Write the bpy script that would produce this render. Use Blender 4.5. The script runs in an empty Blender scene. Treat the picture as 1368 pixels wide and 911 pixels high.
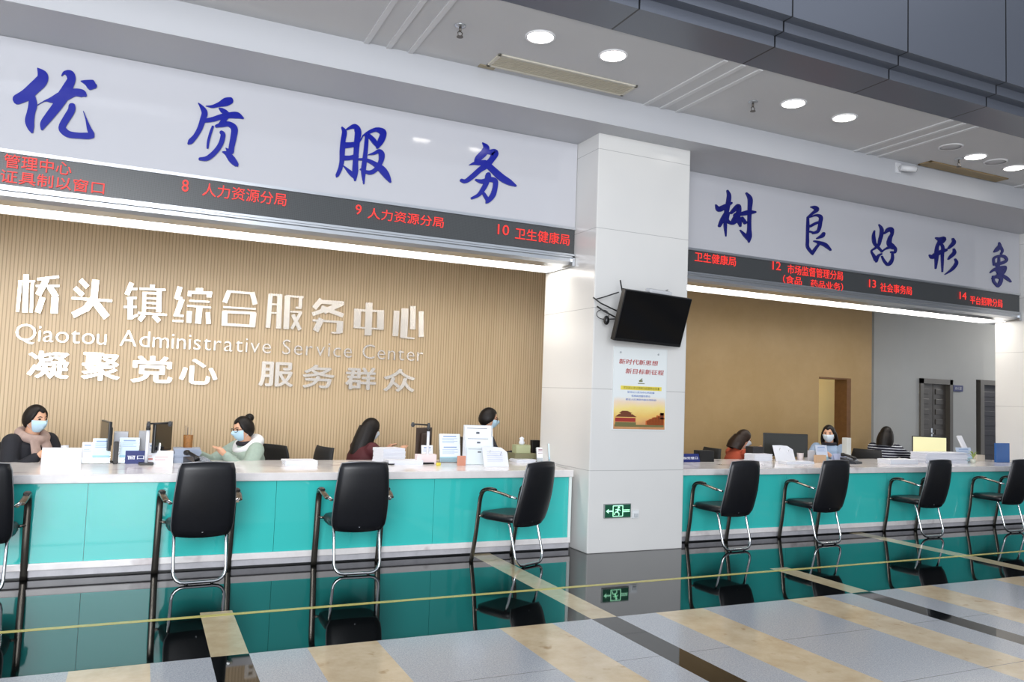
import bpy, bmesh, math, random
from mathutils import Vector, Matrix, Euler
random.seed(7)
PI = math.pi
scn = bpy.context.scene
COL = scn.collection

# ------------------------------------------------------------------ camera
YAW, PITCH, ROLL, FPX = 0.4336, 0.06578, 0.03638, 1059.04
CAM = Vector((0, 0, 1.5))
_f = Vector((math.sin(YAW)*math.cos(PITCH), math.cos(YAW)*math.cos(PITCH), math.sin(PITCH)))
_r = Vector((math.cos(YAW), -math.sin(YAW), 0)); _u = _r.cross(_f)
CR = _r*math.cos(ROLL) + _u*math.sin(ROLL)
CU = -_r*math.sin(ROLL) + _u*math.cos(ROLL)
cd = bpy.data.cameras.new('camera'); cam = bpy.data.objects.new('camera', cd); COL.objects.link(cam)
cd.sensor_width = 36; cd.lens = FPX*36/1368; cd.clip_start = .05; cd.clip_end = 200
m = Matrix.Identity(4)
for i in range(3):
    m[i][0] = CR[i]; m[i][1] = CU[i]; m[i][2] = -_f[i]; m[i][3] = CAM[i]
cam.matrix_world = m
scn.camera = cam

# ------------------------------------------------------------------ light
EXPOSURE = 0.0
WORLD = 0.85
WINDOW = 1350
STRIP = 10.0
DOWN = 12.0
scn.view_settings.view_transform = 'Standard'; scn.view_settings.look = 'None'
scn.view_settings.exposure = EXPOSURE; scn.view_settings.gamma = 1; scn.view_settings.use_curve_mapping = False
w = bpy.data.worlds.new('world'); scn.world = w; w.use_nodes = True
bg = w.node_tree.nodes['Background']; bg.inputs[0].default_value = (.84, .90, 1.0, 1); bg.inputs[1].default_value = WORLD
def area(name, loc, target, sx, sy, power, col):
    l = bpy.data.lights.new(name, 'AREA'); l.shape = 'RECTANGLE'; l.size = sx; l.size_y = sy; l.energy = power; l.color = col
    o = bpy.data.objects.new(name, l); COL.objects.link(o); o.location = loc
    o.rotation_euler = (Vector(target)-Vector(loc)).to_track_quat('-Z', 'Y').to_euler()
    return o
area('corridor_fill', (10.5, 10.05, 3.3), (10.5, 10.05, 0), .5, .3, 26, (1, .9, .7))  # unseen fill light, added to brighten the room behind the door opening
area('passage_fill', (18.5, 9.3, 3.4), (16.0, 10.6, 1.2), 1.6, 1.2, 130, (1, .97, .92))  # fill light added out of view to lift the grey passage walls
area('window_daylight', (-2.6, -5.5, 3.0), (1.2, 8, 2.0), 7, 5, WINDOW, (.95, .97, 1.0))

# ------------------------------------------------------------------ helpers
def at(px, py, ax, val):
    d = CR*(px-684) - CU*(py-455.5) + _f*FPX
    return CAM + d*((val-CAM[ax])/d[ax])
def lin(h):
    h = h.lstrip('#'); out = []
    for i in (0, 2, 4):
        c = int(h[i:i+2], 16)/255
        out.append(c/12.92 if c <= .04045 else ((c+.055)/1.055)**2.4)
    return (*out, 1)
MATS = {}
def mat(name, col, rough=.5, metal=0, emit=None, estr=1, spec=.5, alpha=1, noise=0, nscale=8, coat=0, trans=0):
    if name in MATS: return MATS[name]
    m = bpy.data.materials.new(name); m.use_nodes = True; nt = m.node_tree; b = nt.nodes['Principled BSDF']
    c = lin(col) if isinstance(col, str) else col
    b.inputs['Base Color'].default_value = c; b.inputs['Roughness'].default_value = rough
    b.inputs['Metallic'].default_value = metal; b.inputs['Specular IOR Level'].default_value = spec
    b.inputs['Coat Weight'].default_value = coat; b.inputs['Alpha'].default_value = alpha
    b.inputs['Transmission Weight'].default_value = trans
    if emit:
        b.inputs['Emission Color'].default_value = lin(emit); b.inputs['Emission Strength'].default_value = estr
    if noise:
        tc = nt.nodes.new('ShaderNodeTexCoord'); n = nt.nodes.new('ShaderNodeTexNoise'); n.inputs['Scale'].default_value = nscale
        n.inputs['Detail'].default_value = 5
        r = nt.nodes.new('ShaderNodeMapRange'); r.inputs['From Min'].default_value = .3; r.inputs['From Max'].default_value = .7
        r.inputs['To Min'].default_value = 1-noise; r.inputs['To Max'].default_value = 1+noise*.6
        mx = nt.nodes.new('ShaderNodeVectorMath'); mx.operation = 'SCALE'; mx.inputs[0].default_value = c[:3]
        nt.links.new(tc.outputs['Object'], n.inputs['Vector']); nt.links.new(n.outputs['Fac'], r.inputs['Value'])
        nt.links.new(r.outputs['Result'], mx.inputs['Scale']); nt.links.new(mx.outputs[0], b.inputs['Base Color'])
    MATS[name] = m
    return m
def N(m, t): return m.node_tree.nodes.new(t)
def L(m, a, b): m.node_tree.links.new(a, b)
def mth(m, op, a, b=None):
    n = N(m, 'ShaderNodeMath'); n.operation = op
    for i, v in enumerate((a, b)):
        if v is None: continue
        if isinstance(v, (int, float)): n.inputs[i].default_value = v
        else: L(m, v, n.inputs[i])
    return n.outputs[0]
def coords(m):
    tc = N(m, 'ShaderNodeTexCoord'); s = N(m, 'ShaderNodeSeparateXYZ'); L(m, tc.outputs['Object'], s.inputs[0])
    return tc.outputs['Object'], s.outputs
def seam(m, c, period, off, width):
    """1 on a thin joint line repeated every period along coordinate c"""
    f = mth(m, 'FRACT', mth(m, 'DIVIDE', mth(m, 'SUBTRACT', c, off-width/2), period))
    return mth(m, 'LESS_THAN', f, width/period)
def mixcol(m, fac, a, b):
    n = N(m, 'ShaderNodeMix'); n.data_type = 'RGBA'
    L(m, fac, n.inputs[0])
    for i, v in ((6, a), (7, b)):
        if isinstance(v, tuple): n.inputs[i].default_value = v
        else: L(m, v, n.inputs[i])
    return n.outputs[2]
def bsdf(m): return m.node_tree.nodes['Principled BSDF']

class MB:
    def __init__(s): s.bm = bmesh.new(); s.M = Matrix.Identity(4); s.mi = 0
    def _fin(s, verts, mtx=None):
        T = s.M @ mtx if mtx is not None else s.M
        for v in verts: v.co = T @ v.co
        fs = set(f for v in verts for f in v.link_faces)
        for f in fs: f.material_index = s.mi
        return s
    def box(s, x0, x1, y0, y1, z0, z1, bev=0, mtx=None):
        r = bmesh.ops.create_cube(s.bm, size=1); vs = r['verts']
        for v in vs:
            v.co = Vector(((x0+x1)/2+v.co.x*(x1-x0), (y0+y1)/2+v.co.y*(y1-y0), (z0+z1)/2+v.co.z*(z1-z0)))
        if bev:
            es = list(set(e for v in vs for e in v.link_edges))
            rr = bmesh.ops.bevel(s.bm, geom=es, offset=bev, segments=2, affect='EDGES', profile=.6)
            vs = list(set(v for f in rr['faces'] for v in f.verts) | set(v for v in vs if v.is_valid))
        return s._fin(vs, mtx)
    def tube(s, pts, rad, n=8, cap=True, closed=False, flat=1.0, mtx=None, up=None):
        pts = [Vector(p) for p in pts]; k = len(pts)
        rads = rad if isinstance(rad, (list, tuple)) else [rad]*k
        rings = []; prev = None
        for i, p in enumerate(pts):
            if closed: t = (pts[(i+1) % k]-pts[i-1])
            elif i == 0: t = pts[1]-pts[0]
            elif i == k-1: t = pts[-1]-pts[-2]
            else: t = (pts[i+1]-pts[i]).normalized()+(pts[i]-pts[i-1]).normalized()
            t.normalize()
            if up is not None: a = Vector(up)
            elif prev is None: a = Vector((0, 0, 1)) if abs(t.z) < .9 else Vector((1, 0, 0))
            else: a = prev
            a = a - t*a.dot(t)
            if a.length < 1e-5: a = t.orthogonal()
            a.normalize(); prev = a; b = t.cross(a)
            rings.append([s.bm.verts.new(p+(a*math.cos(2*PI*j/n)*flat+b*math.sin(2*PI*j/n))*rads[i]) for j in range(n)])
        for i in range(k if closed else k-1):
            r0, r1 = rings[i], rings[(i+1) % k]
            for j in range(n):
                f = s.bm.faces.new((r0[j], r0[(j+1) % n], r1[(j+1) % n], r1[j])); f.smooth = True
        if cap and not closed:
            s.bm.faces.new(rings[0][::-1]); s.bm.faces.new(rings[-1])
        return s._fin([v for r in rings for v in r], mtx)
    def lathe(s, prof, n=20, mtx=None, cap=True):
        rings = []
        for (r, z) in prof:
            r = max(r, 1e-4)
            rings.append([s.bm.verts.new((r*math.cos(2*PI*j/n), r*math.sin(2*PI*j/n), z)) for j in range(n)])
        for i in range(len(prof)-1):
            for j in range(n):
                f = s.bm.faces.new((rings[i][j], rings[i][(j+1) % n], rings[i+1][(j+1) % n], rings[i+1][j])); f.smooth = True
        if cap: s.bm.faces.new(rings[0][::-1]); s.bm.faces.new(rings[-1])
        return s._fin([v for r in rings for v in r], mtx)
    def ell(s, c, rx, ry, rz, n=16, mtx=None):
        r = bmesh.ops.create_uvsphere(s.bm, u_segments=n, v_segments=max(6, n*2//3), radius=1)
        for v in r['verts']:
            v.co = Vector((c[0]+v.co.x*rx, c[1]+v.co.y*ry, c[2]+v.co.z*rz))
            for f in v.link_faces: f.smooth = True
        return s._fin(r['verts'], mtx)
    def loft(s, rings, n=20, mtx=None, power=2.0):
        """rings: (cx, cy, z, rx, ry) superellipse sections"""
        R = []
        for (cx, cy, z, rx, ry) in rings:
            ring = []
            for j in range(n):
                a = 2*PI*j/n; c, q = math.cos(a), math.sin(a)
                ring.append(s.bm.verts.new((cx+rx*math.copysign(abs(c)**(2/power), c), cy+ry*math.copysign(abs(q)**(2/power), q), z)))
            R.append(ring)
        for i in range(len(R)-1):
            for j in range(n):
                f = s.bm.faces.new((R[i][j], R[i][(j+1) % n], R[i+1][(j+1) % n], R[i+1][j])); f.smooth = True
        s.bm.faces.new(R[0][::-1]); s.bm.faces.new(R[-1])
        return s._fin([v for r in R for v in r], mtx)
    def prism(s, pts, vec, mtx=None, smooth=False):
        """closed planar outline extruded along vec"""
        a = [s.bm.verts.new(p) for p in pts]; b = [s.bm.verts.new(Vector(p)+Vector(vec)) for p in pts]
        s.bm.faces.new(a); s.bm.faces.new(b[::-1]); n = len(a)
        for i in range(n):
            f = s.bm.faces.new((a[i], b[i], b[(i+1) % n], a[(i+1) % n])); f.smooth = smooth
        return s._fin(a+b, mtx)
    def quad(s, pts):
        vs = [s.bm.verts.new(p) for p in pts]; s.bm.faces.new(vs); return s._fin(vs)
    def grid(s, P):
        V = [[s.bm.verts.new(p) for p in row] for row in P]
        for i in range(len(V)-1):
            for j in range(len(V[0])-1):
                f = s.bm.faces.new((V[i][j], V[i][j+1], V[i+1][j+1], V[i+1][j])); f.smooth = True
        return s._fin([v for r in V for v in r])
    def addmesh(s, me, mtx=None):
        n0 = len(s.bm.verts); s.bm.from_mesh(me); s.bm.verts.ensure_lookup_table()
        return s._fin([s.bm.verts[i] for i in range(n0, len(s.bm.verts))], mtx)
    def mesh(s, name='mesh'):
        bmesh.ops.recalc_face_normals(s.bm, faces=s.bm.faces)
        me = bpy.data.meshes.new(name); s.bm.to_mesh(me); s.bm.free(); return me
    def build(s, name, mats, parent=None, loc=None):
        me = s.mesh(name)
        for mm in (mats if isinstance(mats, (list, tuple)) else [mats]): me.materials.append(mm)
        o = bpy.data.objects.new(name, me); COL.objects.link(o)
        if parent: o.parent = parent
        if loc is not None: o.location = loc
        return o
def tag(o, label, cat, group=None, kind=None):
    o['label'] = label; o['category'] = cat
    if group: o['group'] = group
    if kind: o['kind'] = kind
    return o
def thing(name, label, cat, loc=(0, 0, 0), rz=0, group=None):
    o = bpy.data.objects.new(name, None); COL.objects.link(o); o.empty_display_size = .1
    o.location = loc; o.rotation_euler = (0, 0, rz)
    return tag(o, label, cat, group)
def struct(name, mb, mats):
    o = mb.build(name, mats); o['kind'] = 'structure'; return o
def copy_tree(root, loc, rz, label):
    r = root.copy(); COL.objects.link(r); r.location = loc; r.rotation_euler = (0, 0, rz); r['label'] = label
    for ch in list(root.children):
        c = ch.copy(); COL.objects.link(c); c.parent = r
        for g in list(ch.children):
            d = g.copy(); COL.objects.link(d); d.parent = c
    return r
def evaluate(me, mods):
    """bake modifiers into a mesh through a temporary object"""
    o = bpy.data.objects.new('tmp', me); COL.objects.link(o)
    for (t, kw) in mods:
        md = o.modifiers.new(t, t)
        for k, v in kw.items(): setattr(md, k, v)
    dg = bpy.context.evaluated_depsgraph_get(); dg.update()
    out = bpy.data.meshes.new_from_object(o.evaluated_get(dg), depsgraph=dg)
    bpy.data.objects.remove(o)
    return out
def text_mesh(s, offset=0, extrude=.02, res=3):
    c = bpy.data.curves.new('tmp', 'FONT'); c.body = s; c.size = 1; c.offset = offset; c.extrude = extrude; c.resolution_u = res
    o = bpy.data.objects.new('tmp', c); COL.objects.link(o)
    dg = bpy.context.evaluated_depsgraph_get(); dg.update()
    me = bpy.data.meshes.new_from_object(o.evaluated_get(dg), depsgraph=dg)
    bpy.data.objects.remove(o); bpy.data.curves.remove(c)
    return me
def text_in_box(mb, s, x0, x1, z0, z1, y, depth=.003, offset=0, shear=0, M=None):
    """lettering facing -Y filling the box x0..x1, z0..z1, its back at y"""
    me = text_mesh(s, offset, .5); xs = [v.co.x for v in me.vertices]; ys = [v.co.y for v in me.vertices]
    ax, bx, ay, by = min(xs), max(xs), min(ys), max(ys)
    for v in me.vertices:
        u = (v.co.x-ax)/(bx-ax); t = (v.co.y-ay)/max(by-ay, 1e-6)
        v.co = Vector((x0+(x1-x0)*u + shear*t, y-depth*(v.co.z+.5), z0+(z1-z0)*t))
        if M is not None: v.co = M @ v.co
    mb.addmesh(me); bpy.data.meshes.remove(me)
def catmull(p, sub=6):
    out = []
    for i in range(len(p)-1):
        a, b, c, d = p[max(i-1, 0)], p[i], p[i+1], p[min(i+2, len(p)-1)]
        for k in range(sub):
            t = k/sub
            out.append(tuple(.5*((2*b[q])+(-a[q]+c[q])*t+(2*a[q]-5*b[q]+4*c[q]-d[q])*t*t+(-a[q]+3*b[q]-3*c[q]+d[q])*t**3) for q in range(len(b))))
    out.append(tuple(p[-1])); return out
def stroke(mb, pts, plane, depth, smooth=True):
    """a brush stroke: (x, y, width) points on a wall plane given by a mapping to world, with real thickness"""
    if len(pts) == 1: pts = [(pts[0][0]-1, *pts[0][1:]), (pts[0][0]+1, *pts[0][1:])]
    q = catmull(pts) if smooth and len(pts) > 2 else pts
    Lf, Rt = [], []
    for i, (x, y, w_) in enumerate(q):
        a = q[max(i-1, 0)]; b = q[min(i+1, len(q)-1)]
        dx, dy = b[0]-a[0], b[1]-a[1]; l = math.hypot(dx, dy) or 1
        nx, ny = -dy/l, dx/l; w_ = max(w_, 2)/2
        Lf.append((x+nx*w_, y+ny*w_)); Rt.append((x-nx*w_, y-ny*w_))
    if smooth:
        def capd(p, q0, r):   # rounded end
            dx, dy = p[0]-q0[0], p[1]-q0[1]; l = math.hypot(dx, dy) or 1; dx, dy = dx/l, dy/l
            out = []
            for k in range(1, 5):
                a = PI/2-PI*k/5
                out.append((p[0]+dx*math.cos(a)*r*.8-dy*math.sin(a)*r, p[1]+dy*math.cos(a)*r*.8+dx*math.sin(a)*r))
            return out
        e = capd(q[-1], q[-2], q[-1][2]/2); s0 = capd(q[0], q[1], q[0][2]/2)
    else: e, s0 = [], []
    # strips as separate quads (front, back, rim) so crossing strokes stay clean
    V = []
    for (l, r) in zip(Lf, Rt): V.append((plane(*l), plane(*r)))
    mb.layer = getattr(mb, 'layer', 0)+1
    bm = mb.bm; D = Vector((0, -depth-.0006*mb.layer, 0)); allv = []
    F = [(bm.verts.new(a+D), bm.verts.new(b+D)) for a, b in V]; B = [(bm.verts.new(a), bm.verts.new(b)) for a, b in V]
    for i in range(len(V)-1):
        for vs in ((F[i][0], F[i][1], F[i+1][1], F[i+1][0]), (B[i][0], B[i+1][0], B[i+1][1], B[i][1]),
                   (F[i][0], F[i+1][0], B[i+1][0], B[i][0]), (F[i][1], B[i][1], B[i+1][1], F[i+1][1])):
            bm.faces.new(vs)
    for idx, cp in ((-1, e), (0, s0)):
        a, b = F[idx]; a2, b2 = B[idx]
        if cp:
            cf = [bm.verts.new(plane(*c)+D) for c in cp]; cb = [bm.verts.new(plane(*c)) for c in cp]; allv += cf+cb
            if idx == 0: cf, cb = cf[::-1], cb[::-1]
            lf = [a]+cf+[b]; lb = [a2]+cb+[b2]
            bm.faces.new(lf); bm.faces.new(lb[::-1])
            for k in range(len(lf)-1): bm.faces.new((lf[k], lf[k+1], lb[k+1], lb[k]))
        else: bm.faces.new((a, b, b2, a2))
    for p in F+B: allv += list(p)
    for v in allv:
        for f in v.link_faces: f.material_index = mb.mi

# ------------------------------------------------------------------ materials
def stone(name, c1, c2, scale, rough, detail=8, lo=.35, hi=.65, spots=None, jointY=None, jointX=None):
    m = bpy.data.materials.new(name); m.use_nodes = True; b = bsdf(m); P, S = coords(m)
    n = N(m, 'ShaderNodeTexNoise'); n.inputs['Scale'].default_value = scale; n.inputs['Detail'].default_value = detail; n.inputs['Roughness'].default_value = .7
    L(m, P, n.inputs['Vector']); r = N(m, 'ShaderNodeMapRange'); r.inputs[1].default_value = lo; r.inputs[2].default_value = hi
    L(m, n.outputs['Fac'], r.inputs[0]); c = mixcol(m, r.outputs[0], lin(c1), lin(c2))
    if spots:
        n2 = N(m, 'ShaderNodeTexNoise'); n2.inputs['Scale'].default_value = spots[1]; n2.inputs['Detail'].default_value = 3; L(m, P, n2.inputs['Vector'])
        r2 = N(m, 'ShaderNodeMapRange'); r2.inputs[1].default_value = spots[2]; r2.inputs[2].default_value = spots[2]+.12; L(m, n2.outputs['Fac'], r2.inputs[0])
        c = mixcol(m, r2.outputs[0], c, lin(spots[0]))
    if jointY: c = mixcol(m, seam(m, S[1], *jointY), c, lin('787878'))
    if jointX: c = mixcol(m, seam(m, S[0], *jointX), c, lin('787878'))
    L(m, c, b.inputs['Base Color']); b.inputs['Roughness'].default_value = rough
    return m
GRANITE = stone('black_granite', '050708', '0b0f10', 60, .035)
GREY_T = stone('grey_granite', 'a0a6ae', 'bcc1c8', 90, .16, spots=('767c86', 220, .55), jointY=(.8, 4.715, .006))
BEIGE_T = stone('beige_stone', 'c2ae8e', 'd8c8ab', 3.5, .14, spots=('a98f6a', 9, .64), jointY=(1.6, 4.715, .006))
BEIGE_S = stone('beige_strip', 'b3a382', 'c6b899', 6, .12)
MARBLE = stone('white_marble', 'ded9d8', 'f1eeed', 2.2, .12, spots=('b9aeb0', 3.2, .6))
MARBLE_G = stone('grey_marble', 'b2b1b6', 'c4c3c8', 6, .2)
WHITE = mat('white_paint', 'd6d7da', .6, noise=.02, nscale=3)
CEIL = mat('ceiling_paint', 'c9c9cb', .7, noise=.02, nscale=2)
def pillar_mat():
    m = bpy.data.materials.new('pillar_tile'); m.use_nodes = True; b = bsdf(m); P, S = coords(m)
    n = N(m, 'ShaderNodeTexNoise'); n.inputs['Scale'].default_value = 1.5; L(m, P, n.inputs['Vector'])
    c = mixcol(m, n.outputs['Fac'], lin('d3d3d2'), lin('deddda'))
    c = mixcol(m, seam(m, S[2], .787, .787, .005), c, lin('a8a8a8'))
    L(m, c, b.inputs['Base Color']); b.inputs['Roughness'].default_value = .22
    return m
PILLAR = pillar_mat()
def slat_mat():
    m = bpy.data.materials.new('slat_panel'); m.use_nodes = True; b = bsdf(m); P, S = coords(m)
    f = mth(m, 'FRACT', mth(m, 'DIVIDE', S[0], .034))
    g = mth(m, 'LESS_THAN', f, .26)
    mp = N(m, 'ShaderNodeMapping'); mp.inputs['Scale'].default_value = (20, 20, 1.2); L(m, P, mp.inputs[0])
    n = N(m, 'ShaderNodeTexNoise'); n.inputs['Scale'].default_value = 1.4; L(m, mp.outputs[0], n.inputs['Vector'])
    c = mixcol(m, n.outputs['Fac'], lin('c0a681'), lin('d3bc99'))
    c = mixcol(m, g, c, lin('a88f6c'))
    L(m, c, b.inputs['Base Color']); b.inputs['Roughness'].default_value = .45
    bp = N(m, 'ShaderNodeBump'); bp.inputs['Strength'].default_value = .5; bp.inputs['Distance'].default_value = .01
    L(m, mth(m, 'SUBTRACT', 1.0, g), bp.inputs['Height']); L(m, bp.outputs[0], b.inputs['Normal'])
    return m
SLAT = slat_mat()
def facade_mat():
    m = bpy.data.materials.new('facade_panel'); m.use_nodes = True; b = bsdf(m); P, S = coords(m)
    c = mixcol(m, seam(m, S[0], 1.30, 4.447, .016), lin('686d78'), lin('16181c'))
    L(m, c, b.inputs['Base Color']); b.inputs['Roughness'].default_value = .32; b.inputs['Metallic'].default_value = .35
    return m
FACADE = facade_mat()
FASCIA = mat('fascia_gloss', 'c3c4ca', .07, spec=.6)
LED = None
def led_mat():
    m = bpy.data.materials.new('led_mesh'); m.use_nodes = True; b = bsdf(m); P, S = coords(m)
    a = seam(m, S[0], .010, 0, .005); z = seam(m, S[2], .010, 0, .005)
    c = mixcol(m, mth(m, 'MULTIPLY', a, z), lin('4a4d4f'), lin('2c2e30'))
    L(m, c, b.inputs['Base Color']); b.inputs['Roughness'].default_value = .3
    return m
LED = led_mat()
ALU = mat('aluminium', 'c3c7cc', .28, .85)
CHROME = mat('chrome', 'd0d2d4', .12, 1.0)
BRONZE = mat('bronze_steel', '77726a', .25, .9)
STEEL = mat('brushed_steel', 'd9d0c4', .26, .75)
LEATHER = mat('black_leather', '15161b', .38, spec=.5, noise=.15, nscale=40)
BLACKP = mat('black_plastic', '111214', .35)
DARKMESH = mat('chair_mesh', '17181a', .7)
TEAL = mat('teal_glass', '3cc3bd', .06, spec=.5, noise=.03, nscale=1.2)
BLUE = mat('blue_vinyl', '0f1c92', .15)
BLUE_D = mat('blue_vinyl_dark', '141a6e', .18)
PAPER = mat('paper', 'dfe2ea', .6)
PAPER2 = mat('paper_grey', 'd9dce6', .6)
SKIN = mat('skin', 'd2a284', .5)
HAIR = mat('hair', '120d0b', .5, spec=.3, noise=.5, nscale=60)
HAIR_B = mat('hair_brown', '26180f', .5, spec=.3, noise=.4, nscale=60)
MASK = mat('mask_blue', 'bcdcee', .7)
MASK_W = mat('mask_white', 'dce6ee', .7)
ACRY = mat('clear_acrylic', 'f4f8fa', .05, trans=.9, spec=.5)
REDLED = mat('red_led', '000000', .5, emit='ff3a34', estr=1.3)
REDINK = mat('red_ink', 'b04a48', .6)
NAVY = mat('navy_card', '1d2a6b', .4)
NAVYINK = mat('blue_ink', '6f87c0', .6)
LIGHTM = mat('lamp_panel', 'ffffff', .5, emit='fff8ee', estr=STRIP)
DOWNM = mat('downlight_panel', 'ffffff', .5, emit='fff9f0', estr=DOWN)
OFFM = mat('downlight_off', 'bdbdbf', .4)

# ------------------------------------------------------------------ setting: floor
YK, YT = 6.95, 4.70                       # where the plinth meets the floor; where the black border ends
mb = MB(); XL, XR, YB, YF = -9.0, 24.0, 14.0, -6.0
P0 = 0.43; PER = 2.413
strips = [P0+PER*k for k in range(-5, 11)]
def rect(x0, x1, y0, y1, mi):
    if x1-x0 < 1e-6: return
    mb.mi = mi; mb.quad([(x0, y0, 0), (x1, y0, 0), (x1, y1, 0), (x0, y1, 0)])
prev = XL
for k, s in enumerate(strips):
    if s < XL or s+.2 > XR: continue
    long = (round((s-P0)/PER) % 2 == 1)
    top = YK if long else 5.615
    rect(prev, s, YT, YK, 0)
    rect(s, s+.2, YT, top, 3)
    if top < YK: rect(s, s+.2, top, YK, 0)
    prev = s+.2
rect(prev, XR, YT, YK, 0)
rect(XL, XR, YK, YB, 1)
prev = XL
for s in strips:
    if s < XL or s+PER > XR: continue
    if prev == XL: rect(XL, s, YF, YT, 1)
    for a, b_, mi in ((0, .2, 0), (.2, .52, 1), (.52, .93, 2), (.93, 1.73, 1), (1.73, 2.11, 2), (2.11, PER, 1)):
        rect(s+a, s+b_, YF, YT, mi)
    prev = s+PER
rect(prev, XR, YF, YT, 1)
struct('floor', mb, [GRANITE, GREY_T, BEIGE_T, BEIGE_S])
mb = MB(); mb.box(-9, 24, 5.50, 5.545, 0, .0015)
tag(mb.build('floor_tape', mat('yellow_tape', 'b9b062', .35)), 'thin yellow waiting line running along the black granite floor', 'floor tape')

# ------------------------------------------------------------------ setting: walls, pillars, ceiling
YW = 9.4
mb = MB(); mb.box(-9, 6.0, YW, YW+.2, 0, 3.4); struct('wall_back', mb, SLAT)
mb = MB(); mb.box(6.0, 9.76, YW-.004, YW+.2, 0, 3.4); mb.box(9.76, 10.45, YW-.004, YW+.2, 1.935, 3.4); mb.box(10.45, 10.93, YW-.004, YW+.2, 0, 3.4)
struct('wall_back_right', mb, stone('brown_panel', '9c8258', 'a68c63', 1.2, .4))
mb = MB(); mb.box(3.93, 5.04, 6.62, 7.68, 0, 4.10, .012); struct('wall_center', mb, PILLAR)
mb = MB(); mb.box(11.5, 12.6, 6.62, 7.68, 0, 4.10, .012); struct('wall_right', mb, PILLAR)
GREYW = mat('grey_wall', 'b4b5b3', .6, noise=.03, nscale=2)
mb = MB(); mb.box(11.0, 12.74, 11.6, 11.8, 0, 3.6); mb.box(12.74, 13.53, 10.9, 11.8, 0, 3.6)
mb.box(13.53, 14.13, 11, 11.2, 0, 3.6); mb.box(14.13, 15.09, 11, 11.2, 2.10, 3.6); mb.box(15.09, 15.86, 11, 11.2, 0, 3.6)
mb.box(15.86, 16.1, 11, 11.5, 2.14, 3.6); mb.box(15.86, 24, 11.5, 11.7, 0, 3.6)
struct('wall_passage', mb, GREYW)
YEL = mat('cream_wall', 'd8c48c', .6)
mb = MB(); mb.box(9.0, 11.9, 10.5, 10.6, 0, 3.4); mb.box(9.0, 9.1, 9.6, 10.5, 0, 3.4); struct('wall_corridor', mb, YEL)
# door frame in the slat wall opening and the two dark doors of the passage
mb = MB(); mb.box(10.36, 10.45, YW-.015, YW+.24, 0, 1.935); mb.box(9.76, 10.45, YW-.01, YW+.21, 1.915, 1.94)
struct('trim_1', mb, mat('brown_wood', '6b4a2c', .4, noise=.15, nscale=14))
DOORM = mat('grey_door_wood', '55504b', .35, noise=.12, nscale=10); DOORF = mat('door_frame_wood', '6a6660', .35)
mb = MB(); mb.box(14.13, 14.22, 10.96, 11.2, 0, 2.1); mb.box(15.0, 15.09, 10.96, 11.2, 0, 2.1); mb.box(14.13, 15.09, 10.96, 11.2, 2.0, 2.1)
struct('trim_2', mb, DOORF)
d = MB()
for (x0, x1) in ((14.22, 14.60), (14.62, 15.0)):
    d.box(x0, x1, 11.06, 11.11, 0, 2.0)
    for k in range(9):
        z = .15+.205*k
        d.box(x0+.06, x1-.12 if x0 < 14.5 else x1-.06, 11.045, 11.06, z, z+.11, .006)
do = struct('door_1', d, DOORM)
h = MB(); h.tube([(14.57, 11.06, 1.0), (14.57, 11.0, 1.0), (14.50, 11.0, 1.0)], .012); h.box(14.55, 14.59, 11.05, 11.06, .9, 1.1); h.build('door_handle', CHROME, do)
mb = MB(); mb.box(15.95, 16.07, 10.96, 11.5, 0, 2.14); mb.box(16.07, 17.1, 10.96, 11.5, 2.04, 2.14); mb.box(17.0, 17.1, 10.96, 11.5, 0, 2.04); struct('trim_3', mb, DOORF)
d = MB(); d.box(16.07, 17.0, 11.1, 11.15, 0, 2.04)
for k in range(9): d.box(16.15, 16.95, 11.085, 11.1, .15+.205*k, .26+.205*k, .006)
struct('door_2', d, mat('dark_door', '2c2930', .4))
o = MB(); o.box(15.10, 15.40, 10.96, 10.998, 1.87, 2.0, .004); ds = o.build('door_plate', NAVY)
tag(ds, 'small navy blue plate on the grey wall beside the dark panelled door', 'sign')
t = MB(); text_in_box(t, '办公室', 15.15, 15.35, 1.905, 1.965, 10.96, .002); t.build('plate_text', PAPER, ds)
mb = MB(); mb.box(13.4, 13.6, -6, 6.6, 0, 9.5); struct('wall_sky_blocker', mb, mat('sky_blocker_grey', '6d6f74', .6))  # unseen wall added to block sky light and darken the right bay
# workspace ceiling behind the fascia
mb = MB(); mb.box(-9, 24, 7.70, 12.4, 3.42, 3.5); struct('ceiling_back', mb, CEIL)
# lobby ceiling, beam, stepped facade
ZC = 4.36
mb = MB(); mb.box(-9, 24, 5.16, 7.9, ZC, ZC+.1); struct('ceiling', mb, CEIL)
mb = MB(); mb.box(-9, 24, 6.36, 7.9, 4.09, ZC); struct('trim_4', mb, mat('beam_paint', 'b9bbc0', .5))
k = 4
for gx in (1.49, 4.26, 7.08, 9.9, -1.3):
    k += 1
    mb = MB()
    for q in range(3): mb.box(gx+.19*q, gx+.19*q+.045, 5.17, 6.36, ZC-.012, ZC, .003)
    struct('trim_%d' % k, mb, mat('ceiling_batten', 'd4d4d6', .5))
mb = MB()
prof = [(5.16, ZC+.1), (5.16, ZC-.005), (4.78, ZC-.005), (4.78, 4.445), (4.685, 4.445), (4.685, 4.527), (4.59, 4.527), (4.59, 9.5), (4.75, 9.5), (4.9, ZC+.1)]
mb.prism([(-9, y, z) for y, z in prof], (33, 0, 0))
struct('wall_facade', mb, FACADE)

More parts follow.
